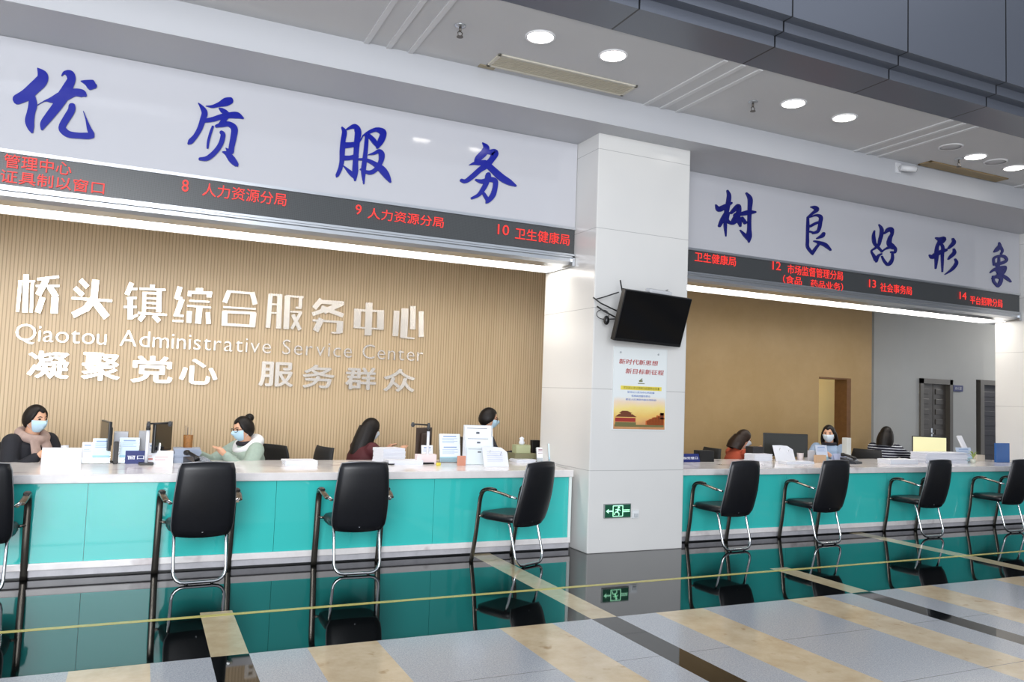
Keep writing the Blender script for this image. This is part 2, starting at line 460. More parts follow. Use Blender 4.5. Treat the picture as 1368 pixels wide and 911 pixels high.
# ------------------------------------------------------------------ fascia panels with LED displays and strip lights
def fascia(x0, x1, yf0, yf1, ztop, zl, zb, label, msgs):
    """glossy lettered panel, LED display below it, aluminium profile and lit strip below that"""
    sl = (yf1-yf0)/(x1-x0); yy = lambda x: yf0+(x-x0)*sl
    def slab(mb, a, b, z0, z1):      # a, b: offsets behind the panel face
        mb.prism([(x0, yy(x0)+a, z0), (x1, yy(x1)+a, z0), (x1, yy(x1)+b, z0), (x0, yy(x0)+b, z0)], (0, 0, z1-z0))
    p = MB(); slab(p, 0, .05, zl+.012, ztop); fo = tag(p.build('fascia_panel', FASCIA), 'glossy white panel above %s carrying blue brush lettering' % label, 'panel')
    t = thing('led_display', 'long dark dot matrix display with red text above %s' % label, 'led display')
    p = MB(); slab(p, .005, .06, zb+.075, zl-.012); p.build('screen', LED, t)
    p = MB(); slab(p, -.012, .06, zl-.014, zl+.012); slab(p, -.012, .07, zb+.055, zb+.075); p.build('frame', ALU, t)
    for (s, px0, px1, py, h, cut) in msgs:
        tm = MB(); ym = yy(at((px0+px1)/2, py, 1, yf0)[0])-.006
        a = at(px0, py+0, 1, ym); b = at(px1, py, 1, ym); c = at((px0+px1)/2, py, 1, ym)
        text_in_box(tm, s, a.x, b.x, c.z-h/2, c.z+h/2, ym, .003, .0); o = tm.build('red_text', REDLED, t)
    t = thing('strip_light', 'long lit strip lamp under the red text display above %s' % label, 'lamp')
    p = MB()
    pr = [(-.02, zb+.05), (-.02, zb+.035), (.0, zb+.028), (.0, zb-.005), (.05, zb-.03), (.2, zb-.045), (.2, zb-.02), (.25, zb+.05)]
    p.prism([(x0, yy(x0)+a, z) for a, z in pr], (x1-x0, (x1-x0)*sl, 0))
    slab(p, .54, .58, zb-.05, zb+.05)
    for xx in (x0, x1-.03): p.prism([(xx, yy(xx)-.02, zb-.05), (xx+.03, yy(xx)-.02, zb-.05), (xx+.03, yy(xx)+.58, zb-.05), (xx, yy(xx)+.58, zb-.05)], (0, 0, .1))
    p.build('housing', ALU, t)
    p = MB(); a, b = .2, .54
    p.prism([(x0+.03, yy(x0)+a, zb-.042), (x1-.03, yy(x1)+a, zb-.042), (x1-.03, yy(x1)+b, zb-.042), (x0+.03, yy(x0)+b, zb-.042)], (0, 0, .03))
    p.build('diffuser', LIGHTM, t)
    return fo
fascia(-6.0, 3.925, 7.04, 7.04, 4.088, 3.205, 2.865, 'the left counter',
       [('管理中心', 5, 96, 220, .105, 0), ('证具制以窗口', 0, 140, 243, .10, 0), ('8', 243, 252, 248, .10, 0), ('人力资源分局', 270, 383, 260, .11, 0),
        ('9', 475, 483, 280, .09, 0), ('人力资源分局', 491, 593, 291, .10, 0), ('10', 665, 680, 307, .10, 0), ('卫生健康局', 688, 761, 316, .115, 0)])
fascia(5.045, 11.49, 7.20, 7.30, 4.088, 3.20, 2.865, 'the right counter',
       [('1', 914, 918, 340, .10, 0), ('卫生健康局', 928, 983, 346, .11, 0), ('12', 1032, 1043, 355, .10, 0), ('市场监督管理分局', 1052, 1126, 364, .115, 0), ('（食品', 1046, 1071, 374, .10, 0), ('药品业务）', 1083, 1126, 381, .10, 0),
        ('13', 1161, 1170, 379, .10, 0), ('社会事务局', 1176, 1218, 386, .115, 0), ('14', 1282, 1291, 395, .10, 0), ('平台招聘分局', 1296, 1339, 403, .115, 0)])
# workspace front wall above the strip lamps so the ceiling void is closed
mb = MB(); mb.box(-9, 3.93, 7.7, 7.76, 3.2, 4.4); mb.box(5.04, 24, 7.95, 8.0, 3.2, 4.4); struct('wall_front', mb, WHITE)

# blue brush characters, stroke by stroke: (crop origin, scale, strokes)
BRUSH = [
 ('优', 10, 80, 7.592, [
  [(306, 88, 10), (352, 155, 105), (345, 215, 125), (270, 290, 125), (190, 360, 120), (95, 408, 100)],
  [(250, 380, 70), (258, 460, 90), (240, 540, 85), (226, 620, 95), (238, 690, 70), (250, 735, 30)],
  [(300, 465, 6), (380, 420, 12), (450, 410, 60), (560, 375, 110), (680, 335, 80), (760, 345, 75), (795, 365, 30)],
  [(552, 165, 12), (580, 135, 35), (630, 150, 85), (650, 200, 85), (610, 290, 105), (560, 380, 120), (500, 480, 100), (430, 570, 90), (370, 650, 75), (352, 705, 30)],
  [(655, 470, 70), (648, 520, 75), (600, 600, 75), (560, 670, 72), (562, 712, 75), (620, 758, 68), (720, 772, 60), (820, 775, 65), (868, 778, 40)],
  [(770, 525, 6), (800, 610, 18), (828, 700, 45), (855, 760, 60)],
  [(745, 220, 8), (800, 235, 55), (850, 258, 105), (888, 272, 50)]]),
 ('质', 240, 115, 7.59, [
  [(515, 150, 70), (465, 165, 85), (400, 190, 50), (330, 210, 30), (265, 205, 6)],
  [(188, 175, 8), (225, 220, 40), (252, 275, 62), (235, 340, 60), (205, 430, 55), (160, 510, 50), (110, 565, 55), (88, 585, 25)],
  [(255, 355, 40), (340, 340, 50), (420, 315, 55), (500, 300, 60), (580, 300, 65), (645, 330, 15)],
  [(400, 230, 15), (430, 250, 45), (480, 290, 50), (450, 345, 55), (420, 395, 60)],
  [(335, 415, 25), (315, 470, 28), (290, 560, 28), (282, 630, 22)],
  [(368, 410, 30), (430, 395, 50), (500, 390, 52), (552, 435, 68), (545, 520, 65), (525, 620, 60), (520, 670, 60)],
  [(465, 630, 6), (500, 670, 50)],
  [(418, 470, 35), (438, 500, 50), (415, 590, 52), (360, 670, 52), (280, 735, 50), (202, 742, 30)],
  [(430, 670, 8), (480, 690, 50), (530, 750, 70), (575, 800, 45), (585, 815, 15)]]),
 ('服', 440, 155, 9.11, [
  [(150, 140, 20), (180, 200, 60), (165, 300, 60), (155, 420, 65), (150, 540, 58), (130, 640, 52), (95, 720, 45), (85, 742, 20)],
  [(205, 168, 20), (300, 130, 60), (345, 190, 80), (335, 300, 72), (325, 420, 65), (315, 560, 65), (312, 680, 70), (310, 785, 25)],
  [(170, 610, 10), (250, 690, 50), (310, 745, 50)],
  [(170, 362, 78), (260, 355, 65), (340, 340, 60)], [(160, 515, 62), (250, 512, 55), (330, 490, 60)],
  [(345, 340, 20), (385, 280, 15), (410, 235, 15)],
  [(402, 245, 15), (470, 205, 40), (565, 170, 52), (640, 195, 80), (648, 240, 80), (620, 310, 78), (580, 385, 40)],
  [(480, 240, 40), (540, 310, 60), (585, 380, 30)],
  [(452, 250, 45), (440, 400, 50), (425, 540, 55), (410, 680, 55), (415, 828, 15)],
  [(470, 475, 10), (540, 458, 35), (600, 432, 50), (632, 475, 72), (620, 560, 60), (560, 655, 55), (480, 692, 50), (372, 650, 15)],
  [(350, 530, 25), (450, 540, 38), (560, 595, 58), (640, 660, 85), (700, 740, 70), (740, 808, 20)]]),
 ('务', 605, 180, 9.11, [
  [(356, 100, 10), (400, 155, 72), (380, 215, 85), (310, 285, 80), (285, 330, 60)],
  [(196, 370, 8), (260, 350, 40), (320, 345, 60), (390, 340, 60)],
  [(420, 215, 45), (505, 222, 88), (470, 300, 72), (400, 375, 78), (320, 432, 65), (230, 512, 62), (150, 568, 52), (97, 555, 38)],
  [(420, 370, 70), (500, 445, 78), (590, 525, 85), (680, 580, 72), (762, 625, 22)],
  [(425, 482, 58), (430, 520, 62)],
  [(272, 550, 20), (350, 572, 55), (440, 548, 60), (508, 565, 62), (510, 640, 58), (480, 740, 65), (422, 808, 52), (402, 832, 20)],
  [(420, 800, 45), (378, 730, 38), (350, 690, 22)],
  [(420, 500, 60), (408, 575, 58), (368, 655, 58), (310, 732, 45), (226, 775, 30)]]),
 ('树', 945, 245, 10.125, [
  [(265, 98, 25), (287, 165, 55), (278, 260, 60), (255, 380, 60), (240, 500, 45), (238, 600, 40), (246, 714, 15)],
  [(107, 290, 15), (150, 350, 72), (230, 315, 65), (322, 265, 30)],
  [(260, 380, 50), (200, 490, 60), (157, 578, 40)],
  [(315, 400, 40), (370, 345, 60), (412, 310, 62), (420, 380, 60), (385, 455, 75), (330, 525, 45)],
  [(280, 400, 35), (262, 500, 45), (335, 545, 36), (390, 500, 50)],
  [(385, 430, 85), (425, 520, 60), (440, 580, 25)],
  [(450, 415, 55), (550, 395, 65), (642, 390, 28)],
  [(520, 132, 20), (570, 212, 60), (566, 350, 50), (560, 500, 46), (560, 620, 50), (556, 720, 70), (555, 798, 15)],
  [(435, 632, 8), (490, 692, 40), (550, 745, 60)], [(458, 468, 40), (505, 535, 48)]]),
 ('良', 1065, 265, 11.38, [
  [(202, 132, 20), (260, 142, 58), (295, 172, 60), (222, 232, 40), (152, 292, 28)],
  [(155, 290, 30), (155, 420, 45), (150, 550, 40), (150, 650, 45), (152, 740, 45), (212, 825, 40), (230, 858, 15)],
  [(180, 290, 20), (280, 258, 35), (350, 285, 55), (345, 365, 52), (330, 450, 50), (300, 512, 40), (230, 532, 28)],
  [(190, 425, 40), (270, 382, 42), (330, 362, 38)], [(180, 505, 28), (250, 520, 30), (320, 485, 38)],
  [(225, 830, 48), (270, 765, 42), (320, 700, 36)], [(395, 532, 45), (370, 572, 58), (292, 610, 22)],
  [(247, 650, 20), (320, 672, 45), (420, 712, 60), (500, 788, 25)]]),
 ('好', 1155, 290, 13.0, [
  [(165, 238, 20), (150, 310, 48), (155, 400, 62), (175, 470, 55), (250, 550, 42), (300, 605, 28)],
  [(242, 132, 20), (287, 205, 58), (285, 300, 62), (260, 400, 58), (235, 490, 45), (170, 545, 38), (112, 590, 26), (150, 670, 48), (192, 745, 66), (196, 780, 28)],
  [(198, 740, 55), (232, 672, 45), (285, 640, 30)],
  [(335, 290, 20), (400, 225, 75), (458, 222, 78), (468, 290, 52), (432, 370, 66), (420, 460, 85), (470, 512, 92), (528, 555, 48), (515, 612, 42), (452, 610, 36)],
  [(282, 608, 22), (340, 562, 28), (420, 525, 55)],
  [(475, 640, 36), (475, 720, 48), (440, 795, 60), (390, 825, 48), (330, 760, 38), (292, 682, 24)]]),
 ('形', 1235, 305, 10.12, [
  [(147, 130, 20), (200, 150, 58), (258, 142, 58), (238, 190, 38)],
  [(200, 180, 50), (165, 250, 42), (158, 330, 55), (155, 420, 46), (145, 543, 20)],
  [(62, 362, 20), (100, 388, 58), (180, 335, 62), (288, 292, 38)],
  [(212, 200, 30), (242, 260, 40), (236, 350, 38), (235, 480, 30), (235, 588, 15)],
  [(377, 142, 28), (390, 190, 52), (350, 240, 42), (316, 274, 24)],
  [(390, 282, 25), (395, 332, 48), (350, 380, 42), (316, 418, 20)],
  [(407, 416, 20), (425, 470, 42), (370, 550, 38), (272, 624, 12)]]),
 ('象', 1235, 305, 10.12, [
  [(1005, 195, 20), (1010, 245, 52), (970, 292, 52), (937, 320, 20)], [(1010, 240, 46), (1048, 300, 30), (1030, 345, 26)],
  [(935, 495, 30), (932, 410, 30), (990, 378, 36), (1068, 382, 42), (1105, 425, 34), (1060, 462, 42), (960, 488, 50)],
  [(1000, 385, 26), (998, 480, 36)],
  [(882, 600, 15), (930, 562, 38), (1000, 552, 76), (1088, 522, 28), (1062, 590, 46), (990, 640, 52), (912, 680, 28)],
  [(980, 500, 48), (1000, 585, 66), (1030, 680, 46), (1010, 750, 46), (986, 793, 20)], [(985, 782, 36), (930, 720, 32), (922, 650, 28)],
  [(962, 650, 22), (1002, 680, 18)], [(1050, 640, 38), (1110, 680, 42), (1158, 724, 20)]]),
]
for i, (ch, ox, oy, sc, sts) in enumerate(BRUSH):
    if i < 4: pl = lambda x, y: at(ox+x/sc, oy+y/sc, 1, 7.039)
    else:
        def pl(x, y):
            q = at(ox+x/sc, oy+y/sc, 1, 7.3)
            for _ in range(3): q = at(ox+x/sc, oy+y/sc, 1, 7.199+(q.x-5.045)*.10/6.445)
            return q
    mb = MB()
    for st in sts: stroke(mb, st, pl, .012)
    o = mb.build('brush_character', BLUE if i < 4 else BLUE_D)
    tag(o, 'blue brush character %s on the glossy white panel over the %s counter' % (ch, 'left' if i < 4 else 'right'), 'lettering', 'blue brush characters on the panels')

# metal title characters, traced bar by bar
A = (10, 350, 4.925); B = (200, 370, 5.52); C = (390, 390, 6.285)
TITLE = [
 ('桥', [(A, (126, 85, 119, 335, 36)), (A, (75, 130, 185, 130, 12)), (A, (88, 140, 70, 330, 22)), (A, (167, 140, 160, 335, 20)), (A, (200, 117, 342, 100, 18)), (A, (190, 160, 345, 160, 14)),
         (A, (262, 112, 205, 220, 40)), (A, (280, 165, 325, 235, 38)), (A, (235, 235, 202, 335, 38)), (A, (316, 235, 310, 340, 46))]),
 ('头', [(A, (482, 120, 528, 168, 32)), (A, (445, 172, 498, 222, 30)), (A, (582, 120, 570, 245, 46)), (A, (425, 240, 690, 258, 16)), (A, (570, 240, 515, 315, 46)), (A, (525, 305, 432, 352, 40)), (A, (580, 270, 655, 366, 46))]),
 ('镇', [(A, (818, 140, 786, 218, 32)), (A, (800, 180, 855, 180, 14)), (A, (785, 240, 850, 240, 14)), (A, (765, 298, 850, 298, 14)), (A, (808, 240, 808, 378, 34)), (A, (806, 374, 856, 350, 16)),
         (A, (868, 178, 1040, 186, 14)), (A, (900, 200, 898, 340, 24)), (A, (900, 206, 1005, 210, 14)), (A, (898, 240, 1000, 245, 12)), (A, (898, 270, 1000, 276, 12)), (A, (898, 303, 1000, 308, 12)), (A, (858, 338, 1048, 350, 14)),
         (B, (20, 60, 18, 100, 36)), (B, (70, 100, 66, 262, 36)), (B, (28, 285, 70, 330, 34)), (A, (898, 350, 868, 386, 30))]),
 ('综', [(B, (222, 75, 198, 165, 38)), (B, (192, 160, 240, 160, 20)), (B, (238, 165, 196, 282, 38)), (B, (175, 282, 248, 290, 16)), (B, (168, 325, 248, 327, 16)), (B, (365, 84, 365, 112, 54)), (B, (280, 116, 460, 122, 22)),
         (B, (294, 116, 292, 146, 28)), (B, (436, 120, 435, 154, 38)), (B, (290, 178, 440, 186, 14)), (B, (275, 214, 450, 228, 14)), (B, (366, 222, 354, 346, 44)), (B, (292, 254, 286, 340, 36)), (B, (426, 262, 432, 348, 34))]),
 ('合', [(B, (582, 108, 550, 192, 36)), (B, (570, 108, 755, 124, 18)), (B, (752, 116, 775, 206, 38)), (B, (540, 224, 780, 238, 14)), (B, (552, 254, 548, 360, 42)), (B, (540, 258, 780, 270, 20)), (B, (762, 266, 752, 368, 46)), (B, (530, 350, 770, 364, 20))]),
 ('服', [(B, (888, 130, 868, 376, 34)), (B, (875, 132, 974, 137, 16)), (B, (956, 135, 946, 382, 38)), (B, (885, 202, 955, 206, 12)), (B, (880, 265, 950, 269, 12)), (B, (1012, 140, 1002, 386, 42)), (B, (1000, 142, 1130, 152, 16)),
         (C, (68, 45, 64, 130, 30)), (C, (25, 134, 75, 138, 16)), (C, (-20, 168, 78, 172, 14)), (C, (70, 172, -8, 312, 26)), (C, (2, 192, 62, 320, 32))]),
 ('务', [(C, (244, 65, 180, 140, 44)), (C, (225, 84, 432, 98, 34)), (C, (416, 96, 262, 168, 44)), (C, (280, 150, 165, 190, 34)), (C, (240, 130, 425, 202, 36)), (C, (168, 240, 425, 256, 18)), (C, (242, 225, 192, 330, 50)), (C, (398, 250, 392, 346, 54)), (C, (325, 343, 400, 346, 14))]),
 ('中', [(C, (642, 92, 632, 366, 58)), (C, (546, 145, 540, 304, 58)), (C, (515, 150, 620, 160, 20)), (C, (515, 298, 620, 305, 14)), (C, (738, 155, 735, 314, 56)), (C, (660, 160, 762, 166, 18)), (C, (660, 308, 760, 313, 14))]),
 ('心', [(C, (872, 160, 860, 372, 48)), (C, (942, 140, 930, 382, 60)), (C, (905, 380, 1020, 392, 14)), (C, (1008, 120, 1005, 316, 46)), (C, (1076, 165, 1076, 380, 42))]),
]
for ch, bars in TITLE:
    mb = MB()
    for (cr, (xa, ya, xb, yb, wd)) in bars:
        ox, oy, sc = cr
        stroke(mb, [(xa, ya, wd), (xb, yb, wd)], lambda x, y: at(ox+x/sc, oy+y/sc, 1, YW-.001), .04, False)
    tag(mb.build('metal_character', STEEL), 'large brushed metal character %s in the top line on the slatted wall' % ch, 'lettering', 'large metal title characters')
# third line
L3 = [('凝', 38, 92, 470, 505), ('聚', 110, 160, 472, 508), ('党', 176, 230, 476, 511), ('心', 240, 290, 480, 513), ('服', 346, 391, 484, 516), ('务', 404, 446, 488, 518), ('群', 461, 501, 491, 520), ('众', 512, 553, 493, 523)]
for ch, x0, x1, y0, y1 in L3:
    xm, ym = (x0+x1)/2, (y0+y1)/2
    a, b = at(x0, ym, 1, YW), at(x1, ym, 1, YW); t_, b_ = at(xm, y0, 1, YW), at(xm, y1, 1, YW)
    mb = MB(); 
    for q, (dx, dz) in enumerate(((-.007, 0), (.007, 0), (0, .005), (0, -.005))): text_in_box(mb, ch, a.x+dx, b.x+dx, b_.z+dz, t_.z+dz, YW+.001, .034+.0006*q, .004)
    tag(mb.build('metal_character', STEEL), 'smaller metal character %s in the bottom line on the slatted wall' % ch, 'lettering', 'small metal slogan characters')
# english line
EN = [('Qiaotou', 20, 142, 447.5, 472-19), ('Administrative', 160, 362, 0, 0), ('Service', 377, 470, 0, 0), ('Center', 484, 565, 0, 0)]
ORD = ['first', 'second', 'third', 'fourth', 'fifth', 'sixth', 'seventh', 'eighth', 'ninth', 'tenth', 'eleventh', 'twelfth', 'thirteenth', 'fourteenth']
zb_, cap = 1.852, .172
for wd, p0, p1, _, _ in EN:
    xa, xb = at(p0, 460, 1, YW).x, at(p1, 460, 1, YW).x
    gl = []
    for c in wd:
        me = text_mesh(c, -.008, .5); xs = [v.co.x for v in me.vertices]; gl.append((me, min(xs), max(xs)))
    H = text_mesh('A', 0, .1); hh = max(v.co.y for v in H.vertices); sc = cap/hh
    tot = sum(g[2]-g[1] for g in gl)*sc; gap = (xb-xa-tot)/(len(wd)-1); x = xa
    for i, (me, lo, hi) in enumerate(gl):
        for v in me.vertices: v.co = Vector((x+(v.co.x-lo)*sc, YW+.001-.03*(v.co.z+.5), zb_+v.co.y*sc))
        x += (hi-lo)*sc+gap
        mb = MB(); mb.addmesh(me)
        tag(mb.build('metal_letter', STEEL), 'raised metal letter %s, %s letter of the word %s on the slatted wall' % (wd[i], ORD[i], wd), 'lettering', 'metal latin letters')

# ------------------------------------------------------------------ ceiling fittings
lit = [(722, 49), (819, 74), (1060, 138), (1128, 157), (1303, 209), (1355, 224)]
for i, (px, py) in enumerate(lit+[(1270, 196), (1330, 216)]):
    on = i < len(lit); q = at(px, py, 2, ZC)
    where = ['upper of the pair by the left ceiling grille', 'lower of the pair by the left ceiling grille', 'left of the pair in the middle ceiling bay', 'right of the pair in the middle ceiling bay', 'left of the pair beside the right ceiling grille', 'right of the pair beside the right ceiling grille',
             'left of the two dark lamps by the right grille', 'right of the two dark lamps by the right grille'][i]
    t = thing('downlight', ('lit round' if on else 'unlit round')+' recessed ceiling lamp, '+where, 'lamp', (q.x, q.y, ZC), 0, 'recessed ceiling downlights')
    r = .105
    p = MB(); p.lathe([(r, .0), (r+.02, .0), (r+.02, -.006), (r+.006, -.012), (r, -.008)], 28, None, False); p.build('trim_ring', mat('lamp_ring', 'e6e6e8', .3), t)
    p = MB(); p.lathe([(r, .0), (r, -.006), (.02, -.007)], 28); p.build('diffuser', DOWNM if on else OFFM, t)
for i, (px, py) in enumerate([(615, 36), (1006, 138), (1281, 214)]):
    q = at(px, py-2, 2, ZC)
    t = thing('sprinkler', 'small metal fire sprinkler hanging from the ceiling, '+['left of the left grille', 'beside the middle pair of lamps', 'beside the right grille'][i], 'sprinkler', (q.x, q.y, ZC), 0, 'ceiling sprinklers')
    p = MB(); p.lathe([(.045, 0), (.045, -.006), (.02, -.014)], 18); p.build('escutcheon', ALU, t)
    p = MB(); p.tube([(0, 0, -.01), (0, 0, -.05)], .011); p.tube([(.0, 0, -.045), (.02, 0, -.06), (.014, 0, -.085), (0, 0, -.09)], .004); p.tube([(.0, 0, -.045), (-.02, 0, -.06), (-.014, 0, -.085), (0, 0, -.09)], .004)
    p.lathe([(.026, -.09), (.026, -.095)], 14); p.build('sprinkler_head', mat('dull_brass', '6d6862', .4, .8), t)
for i, (xa, xb, ya, yb) in enumerate([(2.56, 3.96, 6.00, 6.27), (8.1, 9.5, 6.16, 6.40)]):
    yb = min(yb, 6.33)
    t = thing('ceiling_grille', 'beige slotted air grille in the ceiling %s' % ['left of the centre pillar', 'at the far right'][i], 'vent', ((xa+xb)/2, (ya+yb)/2, ZC), 0, 'ceiling air grilles')
    hx, hy = (xb-xa)/2, (yb-ya)/2; fr = mat('grille_frame', 'cdc8ba' if i == 0 else '9c8660', .5) if i == 0 else mat('grille_frame_tan', '96805c', .5)
    p = MB()
    for (a, b, c, e) in ((-hx, hx, -hy, -hy+.03), (-hx, hx, hy-.03, hy), (-hx, -hx+.03, -hy, hy), (hx-.03, hx, -hy, hy)): p.box(a, b, c, e, -.014, 0, .003)
    p.build('frame', fr, t)
    p = MB()
    n = 9
    for q in range(n):
        y = -hy+.035+(2*hy-.07)*q/(n-1)
        p.box(-hx+.03, hx-.03, y-.006, y+.006, -.012, -.002)
    p.build('slats', mat('grille_slat', 'c6bfac', .5) if i == 0 else mat('grille_slat_tan', '8a7650', .5), t)
    p = MB(); p.box(-hx+.02, hx-.02, -hy+.02, hy-.02, -.002, 0); p.build('backing', mat('grille_dark', '948e7e', .7) if i == 0 else mat('grille_dark_tan', '5a4a30', .7), t)
q = at(648, 92, 2, ZC)
p = MB(); p.box(-.06, .09, -.03, .03, -.006, 0, .002); o = p.build('access_cover', mat('cover_tan', 'a5987c', .5), loc=(q.x-.02, 6.31, ZC)); tag(o, 'small tan cover plate on the ceiling at the corner of the left grille', 'cover')
t = thing('security_camera', 'small white bullet camera on the beam near the right grille', 'camera', (7.80, 6.36, 4.27))
p = MB(); p.box(-.045, .045, -.012, 0, -.06, .06, .004); p.tube([(0, -.01, 0), (.03, -.06, -.01)], .014); p.build('bracket', WHITE, t)
p = MB(); p.tube([(-.02, -.05, -.01), (.13, -.14, -.03)], [.034, .034], 14); p.build('body', WHITE, t)
p = MB(); p.tube([(.128, -.139, -.029), (.136, -.145, -.03)], [.026, .026], 14); p.build('lens', BLACKP, t)

# ------------------------------------------------------------------ counters
def counter(x0, x1, label, cap_right):
    t = thing('service_counter', label, 'counter', ((x0+x1)/2, 7.2, 0)); c = (x0+x1)/2; h = (x1-x0)/2
    a0, a1 = -h, h; Y = lambda y: y-7.2
    p = MB(); p.box(a0, a1, Y(6.83), Y(7.97), .705, .772, .006); p.build('countertop', MARBLE, t)
    p = MB(); n = max(1, round((x1-x0)/1.52)); wdt = (a1-a0-.03)/n
    for i in range(n): p.box(a0+wdt*i+.0015, a0+wdt*(i+1)-.0015, Y(6.87), Y(6.90), .118, .705)
    p.build('front_panel', TEAL, t)
    p = MB(); p.box(a0, a1, Y(6.855), Y(6.90), .066, .118, .006); p.build('skirting', MARBLE, t)
    p = MB(); p.box(a0, a1, Y(6.885), Y(6.93), .012, .066, .004); p.build('plinth', MARBLE_G, t)
    p = MB(); p.box(a0, a1, Y(6.90), Y(6.95), 0, .012); p.build('shadow_strip', mat('shadow_black', '15171a', .4), t)  # near-black colour stands in for the shadow line under the plinth
    p = MB(); p.box(a0, a1, Y(6.90), Y(6.93), .066, .705)
    for s in range(5): x = a0+(a1-a0-.03)*s/4; p.box(x, x+.03, Y(6.93), Y(7.90), 0, .705)
    p.build('carcass', WHITE, t)
    if cap_right: p = MB(); p.box(a1-.03, a1, Y(6.86), Y(6.93), .118, .705, .003); p.build('end_trim', mat('white_trim', 'e6efec', .3), t)
    return t
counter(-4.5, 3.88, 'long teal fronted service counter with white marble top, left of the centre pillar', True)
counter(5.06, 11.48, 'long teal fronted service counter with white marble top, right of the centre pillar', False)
ZT = .772

# ------------------------------------------------------------------ pillar fittings: television, poster, exit sign, socket
t = thing('television', 'black wall television tilted down from the top of the white pillar', 'television', (4.445, 6.475, 2.035))
TM = Matrix.Rotation(math.radians(7), 4, 'Z') @ Matrix.Rotation(math.radians(17), 4, 'X') @ Matrix.Rotation(math.radians(1.0), 4, 'Y')
W2, HH = .43, .50
p = MB(); p.M = TM; p.box(-W2, W2, -.03, .03, 0, HH, .008); p.box(-.3, .3, .03, .07, .08, HH-.08, .01); p.build('case', BLACKP, t)
p = MB(); p.M = TM; p.box(-W2+.012, W2-.012, -.033, -.029, .03, HH-.012); p.build('screen', mat('tv_glass', '050507', .12, spec=.3), t)
p = MB(); p.tube([(-.1, .01, .25), (-.1, .095, .33)], .018); p.tube([(.1, .01, .25), (.1, .095, .33)], .018); p.box(-.15, .15, .10, .118, .2, .45, .004); p.build('wall_bracket', BLACKP, t)
p = MB(); p.M = TM; p.box(-.12, .16, -.02, .06, HH, HH+.035, .012); p.build('set_top_box', mat('light_grey_plastic', 'c6c8cc', .4), t)
for pts_, r_ in (([(-.40, .03, .32), (-.50, .05, .36), (-.58, .06, .41)], .007), ([(-.42, .03, .44), (-.47, .05, .42), (-.53, .08, .40)], .006), ([(-.41, .03, .26), (-.47, .05, .29), (-.53, .07, .33)], .008),
                 ([(-.32, -.05, HH-.04), (-.33, -.02, HH+.09)], .007), ([(.13, -.06, HH-.02), (.19, -.02, HH+.03), (.23, -.02, HH+.045)], .004)):
    p = MB(); p.tube([tuple(Vector(pts_[0])+(Vector(pts_[0])-Vector(pts_[1])).normalized()*.10)]+pts_, r_); p.build('cable', BLACKP, t)
p = MB(); p.tube([(-.46+.07*math.cos(a), .07, .255+.045*math.sin(a)) for a in [2*PI*k/16 for k in range(16)]], .004, 6, closed=True); p.tube([(-.42, .05, .21), (-.33, .05, .22)], .006); p.ell((-.43, .05, .20), .03, .03, .045); p.build('cable_coil', BLACKP, t)
YP = 6.62
px0, px1, pz0, pz1 = 4.18, 4.785, 1.19, 1.985
t = thing('poster', 'white wall poster with a red pavilion scene on the pillar below the television', 'poster', (0, 0, 0))
p = MB(); p.box(px0-.015, px1+.015, YP-.008, YP, pz0-.012, pz1+.012, .002); p.build('acrylic_sheet', mat('poster_sheet', 'dfe4e4', .15), t)
m = bpy.data.materials.new('poster_print'); m.use_nodes = True; bb = bsdf(m); Pc, S = coords(m)
r = N(m, 'ShaderNodeValToRGB'); el = r.color_ramp.elements
u = mth(m, 'DIVIDE', mth(m, 'SUBTRACT', S[2], pz0), pz1-pz0)
nz = N(m, 'ShaderNodeTexNoise'); nz.inputs['Scale'].default_value = 6; L(m, Pc, nz.inputs['Vector'])
u = mth(m, 'ADD', u, mth(m, 'MULTIPLY', mth(m, 'SUBTRACT', nz.outputs['Fac'], .5), .12))
el[0].position = 0; el[0].color = lin('b9855c'); el[1].position = .40; el[1].color = lin('e3e8e8')
for pos, cc in ((.08, 'd6a066'), (.16, 'e6be6a'), (.25, 'efd988'), (.33, 'ecd6bc')):
    e = el.new(pos); e.color = lin(cc)
L(m, u, r.inputs[0]); L(m, r.outputs[0], bb.inputs['Base Color']); bb.inputs['Roughness'].default_value = .2
p = MB(); p.box(px0, px1, YP-.0095, YP-.008, pz0, pz1); p.build('print', m, t)
PW = px1-px0; PH = pz1-pz0
pxz = lambda u, v: (px0+PW*u, pz0+PH*v)
def pbox(mb, u0, u1, v0, v1, d=.002):
    a = pxz(u0, v0); b = pxz(u1, v1); mb.box(a[0], b[0], YP-.0095-d, YP-.0095, a[1], b[1])
def ptxt(s, u0, u1, v0, v1, m_, name, sh=0, off=.01):
    mb = MB(); a = pxz(u0, v0); b = pxz(u1, v1); text_in_box(mb, s, a[0], b[0], a[1], b[1], YP-.0095, .002, off, sh); mb.build(name, m_, t)
ptxt('新时代新思想', .07, .83, .80, .865, REDINK, 'poster_text', .008); ptxt('新目标新征程', .20, .95, .685, .75, REDINK, 'poster_text', .008)
p = MB(); pbox(p, .47, .54, .59, .61); pbox(p, .45, .58, .565, .575); p.tube([(px0+PW*.48, YP-.011, pz0+PH*.60), (px0+PW*.53, YP-.011, pz0+PH*.63)], .005); p.build('emblem', mat('emblem_olive', '7d8058', .6), t)
p = MB(); pbox(p, .12, .92, .485, .535); p.build('caption_bar', mat('poster_yellow', 'e8d65a', .5), t)
ptxt('不忘初心牢记使命为民服务办实事', .17, .88, .492, .528, mat('caption_ink', '8a6a20', .6), 'poster_text', 0, .005)
for i, (a, b, v, s) in enumerate(((.25, .78, .445, '坚持以人民为中心的发展'), (.33, .70, .40, '优质高效服务群众'), (.22, .82, .355, '建设人民满意的服务型政府'))): ptxt(s, a, b, v, v+.025, NAVYINK, 'poster_text', 0, .004)
